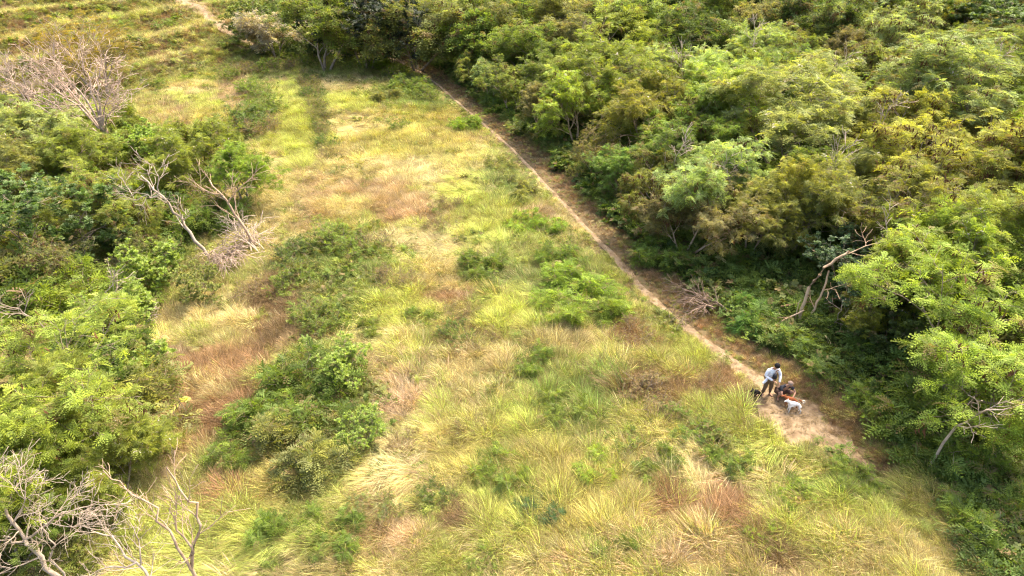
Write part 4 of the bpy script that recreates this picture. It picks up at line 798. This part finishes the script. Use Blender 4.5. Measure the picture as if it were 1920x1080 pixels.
def person(loc, rz, K, label, top, bottom, hairmat, shoemat, extra, sleeves='long', shorts=False, cap=True, scale=1.0):
    """K: named joints of the pose, in metres, facing -Y"""
    root = empty("person", loc, rz); tag(root, label, "person")
    J = {}; E = []
    rad = dict(pelvis=.125, waist=.115, chest=.135, neckb=.07, neck=.052, head=.088, crown=.085)
    for k in ('pelvis', 'waist', 'chest', 'neckb', 'neck', 'head', 'crown'): J[k] = (K[k], (rad[k] * 1.25, rad[k]) if k in ('waist', 'chest', 'pelvis') else rad[k])
    E += [('pelvis', 'waist'), ('waist', 'chest'), ('chest', 'neckb'), ('neckb', 'neck'), ('neck', 'head'), ('head', 'crown')]
    hd = Vector(K['head']); face = Vector(K['face']).normalized(); up = (Vector(K['crown']) - hd).normalized(); side = face.cross(up).normalized()
    nose = hd + face * .098 + up * -.005; J['nose'] = (tuple(nose), .013); E.append(('head', 'nose'))
    for sgn, e in ((-1, 'ear_l'), (1, 'ear_r')): J[e] = (tuple(hd + side * sgn * .092), .014); E.append(('head', e))
    for s in 'lr':
        J['sh' + s] = (K['sh' + s], .062); J['el' + s] = (K['el' + s], .042); J['wr' + s] = (K['wr' + s], .028); E += [('chest', 'sh' + s), ('sh' + s, 'el' + s), ('el' + s, 'wr' + s)]
        w_ = Vector(K['wr' + s]); d = (w_ - Vector(K['el' + s])).normalized(); hand(J, E, -1 if s == 'l' else 1, w_, w_ + d * .055, d, 'wr' + s, (0, -.2, -1) if abs(d.z) < .8 else (0, -1, 0))
        J['hp' + s] = (K['hp' + s], .10); J['kn' + s] = (K['kn' + s], .06); J['an' + s] = (K['an' + s], .04); J['to' + s] = (off(K['an' + s], *(K.get('foot' + s, (0, -.19, -.045)))), .036)
        E += [('pelvis', 'hp' + s), ('hp' + s, 'kn' + s), ('kn' + s, 'an' + s), ('an' + s, 'to' + s)]
    skin_obj("body", J, E, SKIN, root, 'pelvis')
    # shirt
    S = {}; SE = [('pelvis', 'waist'), ('waist', 'chest'), ('chest', 'neckb')]; g = .022
    for k in ('pelvis', 'waist', 'chest', 'neckb'): S[k] = (K[k], ((rad[k] + g) * 1.25, rad[k] + g) if k != 'neckb' else .082)
    for s in 'lr':
        a = Vector(K['sh' + s]); b = Vector(K['el' + s]); w_ = Vector(K['wr' + s]); S['sh' + s] = (K['sh' + s], .085); SE.append(('chest', 'sh' + s))
        if sleeves == 'long': S['el' + s] = (tuple(b), .066); S['cf' + s] = (tuple(b.lerp(w_, .93)), .048); SE += [('sh' + s, 'el' + s), ('el' + s, 'cf' + s)]
        else: S['cf' + s] = (tuple(a.lerp(b, .62)), .072); SE.append(('sh' + s, 'cf' + s))
    skin_obj("shirt", S, SE, top, root, 'pelvis')
    T = {'pelvis': (K['pelvis'], (.17, .145))}; TE = []
    for s in 'lr':
        h, kn, an = Vector(K['hp' + s]), Vector(K['kn' + s]), Vector(K['an' + s]); T['hp' + s] = (tuple(h), .118); TE.append(('pelvis', 'hp' + s))
        if shorts: T['cf' + s] = (tuple(h.lerp(kn, .8)), .092); TE.append(('hp' + s, 'cf' + s))
        else: T['kn' + s] = (tuple(kn), .082); T['cf' + s] = (tuple(kn.lerp(an, .88)), .062); TE += [('hp' + s, 'kn' + s), ('kn' + s, 'cf' + s)]
    skin_obj("shorts" if shorts else "trousers", T, TE, bottom, root, 'pelvis')
    for s in 'lr':
        f = K.get('foot' + s, (0, -.19, -.045)); a = K['an' + s]
        skin_obj("shoe", {'a': (off(a, -f[0] * .15, -f[1] * .15, -.035), .050), 'b': (off(a, f[0] * .5, f[1] * .5, -.045), (.048, .042)), 'c': (off(a, f[0] * 1.05, f[1] * 1.05, -.05), (.045, .034))}, [('a', 'b'), ('b', 'c')], shoemat, root, 'a')
    rq = up.to_track_quat('Z', 'Y').to_euler()
    ball("hair", tuple(hd + up * .045 - face * .022), (.112, .116, .118), hairmat, root, rq, None if cap == 'full' else .52)
    for sgn in (-1, 1): ball("eye", tuple(hd + face * .082 + side * sgn * .034 + up * .02), (.012,) * 3, EYE, root, seg=8)
    ball("mouth", tuple(hd + face * .086 - up * .042), (.024, .010, .007), plain("lips", (.25, .09, .07)), root, seg=8)
    root.scale = (scale,) * 3; extra(root); return root
pb = at(1435, 742)
K1 = dict(pelvis=(0, 0, .93), waist=(.01, -.02, 1.09), chest=(.02, -.06, 1.34), neckb=(.035, -.11, 1.51), neck=(.04, -.14, 1.57), head=(.055, -.21, 1.67), crown=(.06, -.235, 1.73), face=(.25, -.75, -.62),
          shl=(-.18, -.07, 1.44), shr=(.22, -.09, 1.44), ell=(-.29, -.11, 1.15), elr=(.33, -.16, 1.16), wrl=(-.04, -.36, 1.06), wrr=(.22, -.38, .93), hpl=(-.10, 0, .88), hpr=(.10, 0, .88), knl=(-.14, -.05, .48), knr=(.13, -.04, .48), anl=(-.17, .02, .09), anr=(.15, 0, .09),
          footl=(-.07, -.19, -.045), footr=(.07, -.19, -.045))
def ex1(root):
    skin_obj("chest_bag", {'a': ((.02, -.25, 1.34), (.10, .06)), 'b': ((.03, -.26, 1.20), (.11, .07)), 'c': ((.04, -.24, 1.08), (.08, .05))}, [('a', 'b'), ('b', 'c')], NAVY, root, 'b')
    skin_obj("shirt_tail", {'a': ((-.14, -.10, 1.0), .07), 'b': ((-.27, -.12, .86), .06), 'c': ((-.37, -.16, .80), .04)}, [('a', 'b'), ('b', 'c')], SHIRT_W, root, 'a')
person(pb, R(8), K1, "person standing in white long-sleeved shirt and brown trousers, black head bent down", SHIRT_W, BROWNC, HAIR, SHOE, ex1, cap='full', scale=1.06)
pb = at(1464, 745)
K2 = dict(pelvis=(0, .12, .24), waist=(0, .06, .38), chest=(.02, -.08, .58), neckb=(.04, -.16, .70), neck=(.05, -.19, .75), head=(.07, -.26, .83), crown=(.075, -.275, .89), face=(.35, -.8, -.45),
          shl=(-.17, -.10, .65), shr=(.23, -.12, .64), ell=(-.26, -.34, .44), elr=(.34, -.32, .46), wrl=(-.02, -.52, .36), wrr=(.14, -.52, .40), hpl=(-.11, .08, .25), hpr=(.12, .08, .25), knl=(-.27, -.28, .42), knr=(.30, -.26, .42), anl=(-.20, -.08, .09), anr=(.22, -.06, .09),
          footl=(-.08, -.19, -.045), footr=(.08, -.19, -.045))
person(pb, R(10), K2, "person squatting in a black T-shirt with short cropped hair, reaching for the brown dog", NAVY, TAN, GREYH, SHOE, lambda r_: None, sleeves='short', shorts=True, cap=False, scale=1.1)

def dog(loc, rz, label, coat, cat="dog", head_low=0.0, sit=False, tail='curl', sc=1.0, ear=None, tailmat=None):
    """faces +X"""
    root = empty("dog", loc, rz, sc); tag(root, label, cat); J = {}; E = []
    def j(k, c, r_, p=None): J[k] = (c, r_); (E.append((p, k)) if p else None)
    pz = 0 if not sit else -.26
    j('rump', (-.30, 0, .50 + pz), (.10, .115)); j('loin', (-.14, 0, .51 + pz * .7), (.095, .11), 'rump'); j('chest', (.10, 0, .49 + pz * .1), (.12, .145), 'loin'); j('fore', (.20, 0, .51), (.10, .12), 'chest')
    j('neck', (.27, 0, .62 - head_low * .5), .078, 'fore'); j('head', (.34, 0, .70 - head_low), .075, 'neck'); j('stop', (.41, 0, .665 - head_low), .043, 'head'); j('nose', (.49, 0, .64 - head_low), .026, 'stop')
    for s in (-1, 1):
        q = 'l' if s < 0 else 'r'
        j('sh' + q, (.20, .07 * s, .42), .052, 'fore'); j('el' + q, (.17, .085 * s, .29), .034, 'sh' + q); j('wr' + q, (.19, .085 * s, .14), .022, 'el' + q); j('pa' + q, (.20, .085 * s, .03), .024, 'wr' + q); j('pt' + q, (.24, .085 * s, .022), .022, 'pa' + q)
        if not sit:
            j('hp' + q, (-.29, .07 * s, .42), .068, 'rump'); j('st' + q, (-.22, .085 * s, .30), .045, 'hp' + q); j('hk' + q, (-.35, .085 * s, .17), .022, 'st' + q); j('hf' + q, (-.325, .085 * s, .03), .023, 'hk' + q); j('ht' + q, (-.28, .085 * s, .022), .022, 'hf' + q)
        else:
            j('hp' + q, (-.27, .09 * s, .18), .075, 'rump'); j('st' + q, (-.08, .11 * s, .20), .05, 'hp' + q); j('hk' + q, (-.20, .11 * s, .05), .026, 'st' + q); j('hf' + q, (-.06, .11 * s, .025), .024, 'hk' + q)
    skin_obj("body", J, E, coat, root, 'chest')
    z0 = .56 + pz
    T = {'curl': [(-.36, 0, z0), (-.44, 0, z0 + .07), (-.43, 0, z0 + .15), (-.35, .01, z0 + .18), (-.30, .02, z0 + .13)], 'low': [(-.36, 0, z0 - .02), (-.46, 0, z0 - .06), (-.52, 0, z0 - .16)]}[tail]
    skin_obj("tail", {i: (p, .036 - .003 * i) for i, p in enumerate(T)}, [(i, i + 1) for i in range(len(T) - 1)], tailmat or coat, root, 0)
    hz = .68 - head_low
    for s in (-1, 1):
        b = MB(); b.add([(.30, .02 * s, hz + .045), (.35, .035 * s, hz + .05), (.315, .062 * s, hz + .03), (.305, .052 * s, hz + .115)], [[0, 1, 3, 3], [1, 2, 3, 3], [2, 0, 3, 3]][:0] or np.array([[0, 1, 3], [1, 2, 3], [2, 0, 3]]))
        link("ear", b.mesh("ear"), [ear or coat], root); ball("eye", (.392, .034 * s, hz + .02), (.009,) * 3, EYE, root, seg=8)
    ball("nose", (.512, 0, hz - .036), (.014, .016, .012), EYE, root, seg=8); return root
WHITEF = plain("white_fur", (.80, .76, .70)); BROWNF = plain("red_brown_fur", (.30, .095, .035)); BLACKF = plain("black_fur", (.012, .011, .011)); CREAM = plain("cream_fur", (.75, .62, .45))
dog(at(1485, 773), R(176), "white dog standing on the trail with its curled cream tail raised to the right", WHITEF, head_low=.02, sc=.92, tailmat=CREAM)
dog(at(1479, 763), R(165), "red-brown dog standing behind the white dog, petted by the squatting person", BROWNF, head_low=.06, tail='low', sc=.86)
dog(at(1415, 748), R(215), "black dog sitting at the grass edge on the left side of the trail", BLACKF, sit=True, tail='low', sc=.95)

# dry leaf scraps and pebbles on the bare dirt
def scrap_protos():
    out = []
    for k in range(4):
        r_ = np.random.RandomState(300 + k); b = MB()
        for i in range(10):
            o = np.append(r_.randn(2) * .07, .005 + .012 * r_.rand()); a = r_.rand() * 6.28; l = .03 + .05 * r_.rand(); d = np.array([math.cos(a), math.sin(a), .1]) * l; s = np.array([-math.sin(a), math.cos(a), .15]) * l * .3
            b.add([o, o + d * .5 + s, o + d, o + d * .5 - s], [[0, 1, 2, 3]])
        me = b.mesh("leaf_scrap"); me.materials.append(M_GRASS); out.append(me)
    return out
n = 14000; x = rg.uniform(2, 20, n); y = rg.uniform(15, 45, n); on, cl, dr_ = field_mask(x, y); k = (on & (rg.rand(n) < .6)) | (cl & (fbm(x, y, .8, 3) + .3 * rg.randn(n) > -.05)); x, y = x[k], y[k]; n = len(x)
scatter("leaf_litter", np.stack([x, y, height(x, y) + .075], 1), np.stack([0 * x, 0 * x, rg.rand(n) * 6.28], 1), np.ones((n, 3)) * (.7 + .8 * rg.rand(n, 1)), rg.randint(0, 4, n), np.array([(.20, .14, .07)]) * (.7 + .6 * rg.rand(n, 1)), scrap_protos(), "dry brown leaf scraps lying on the bare dirt")
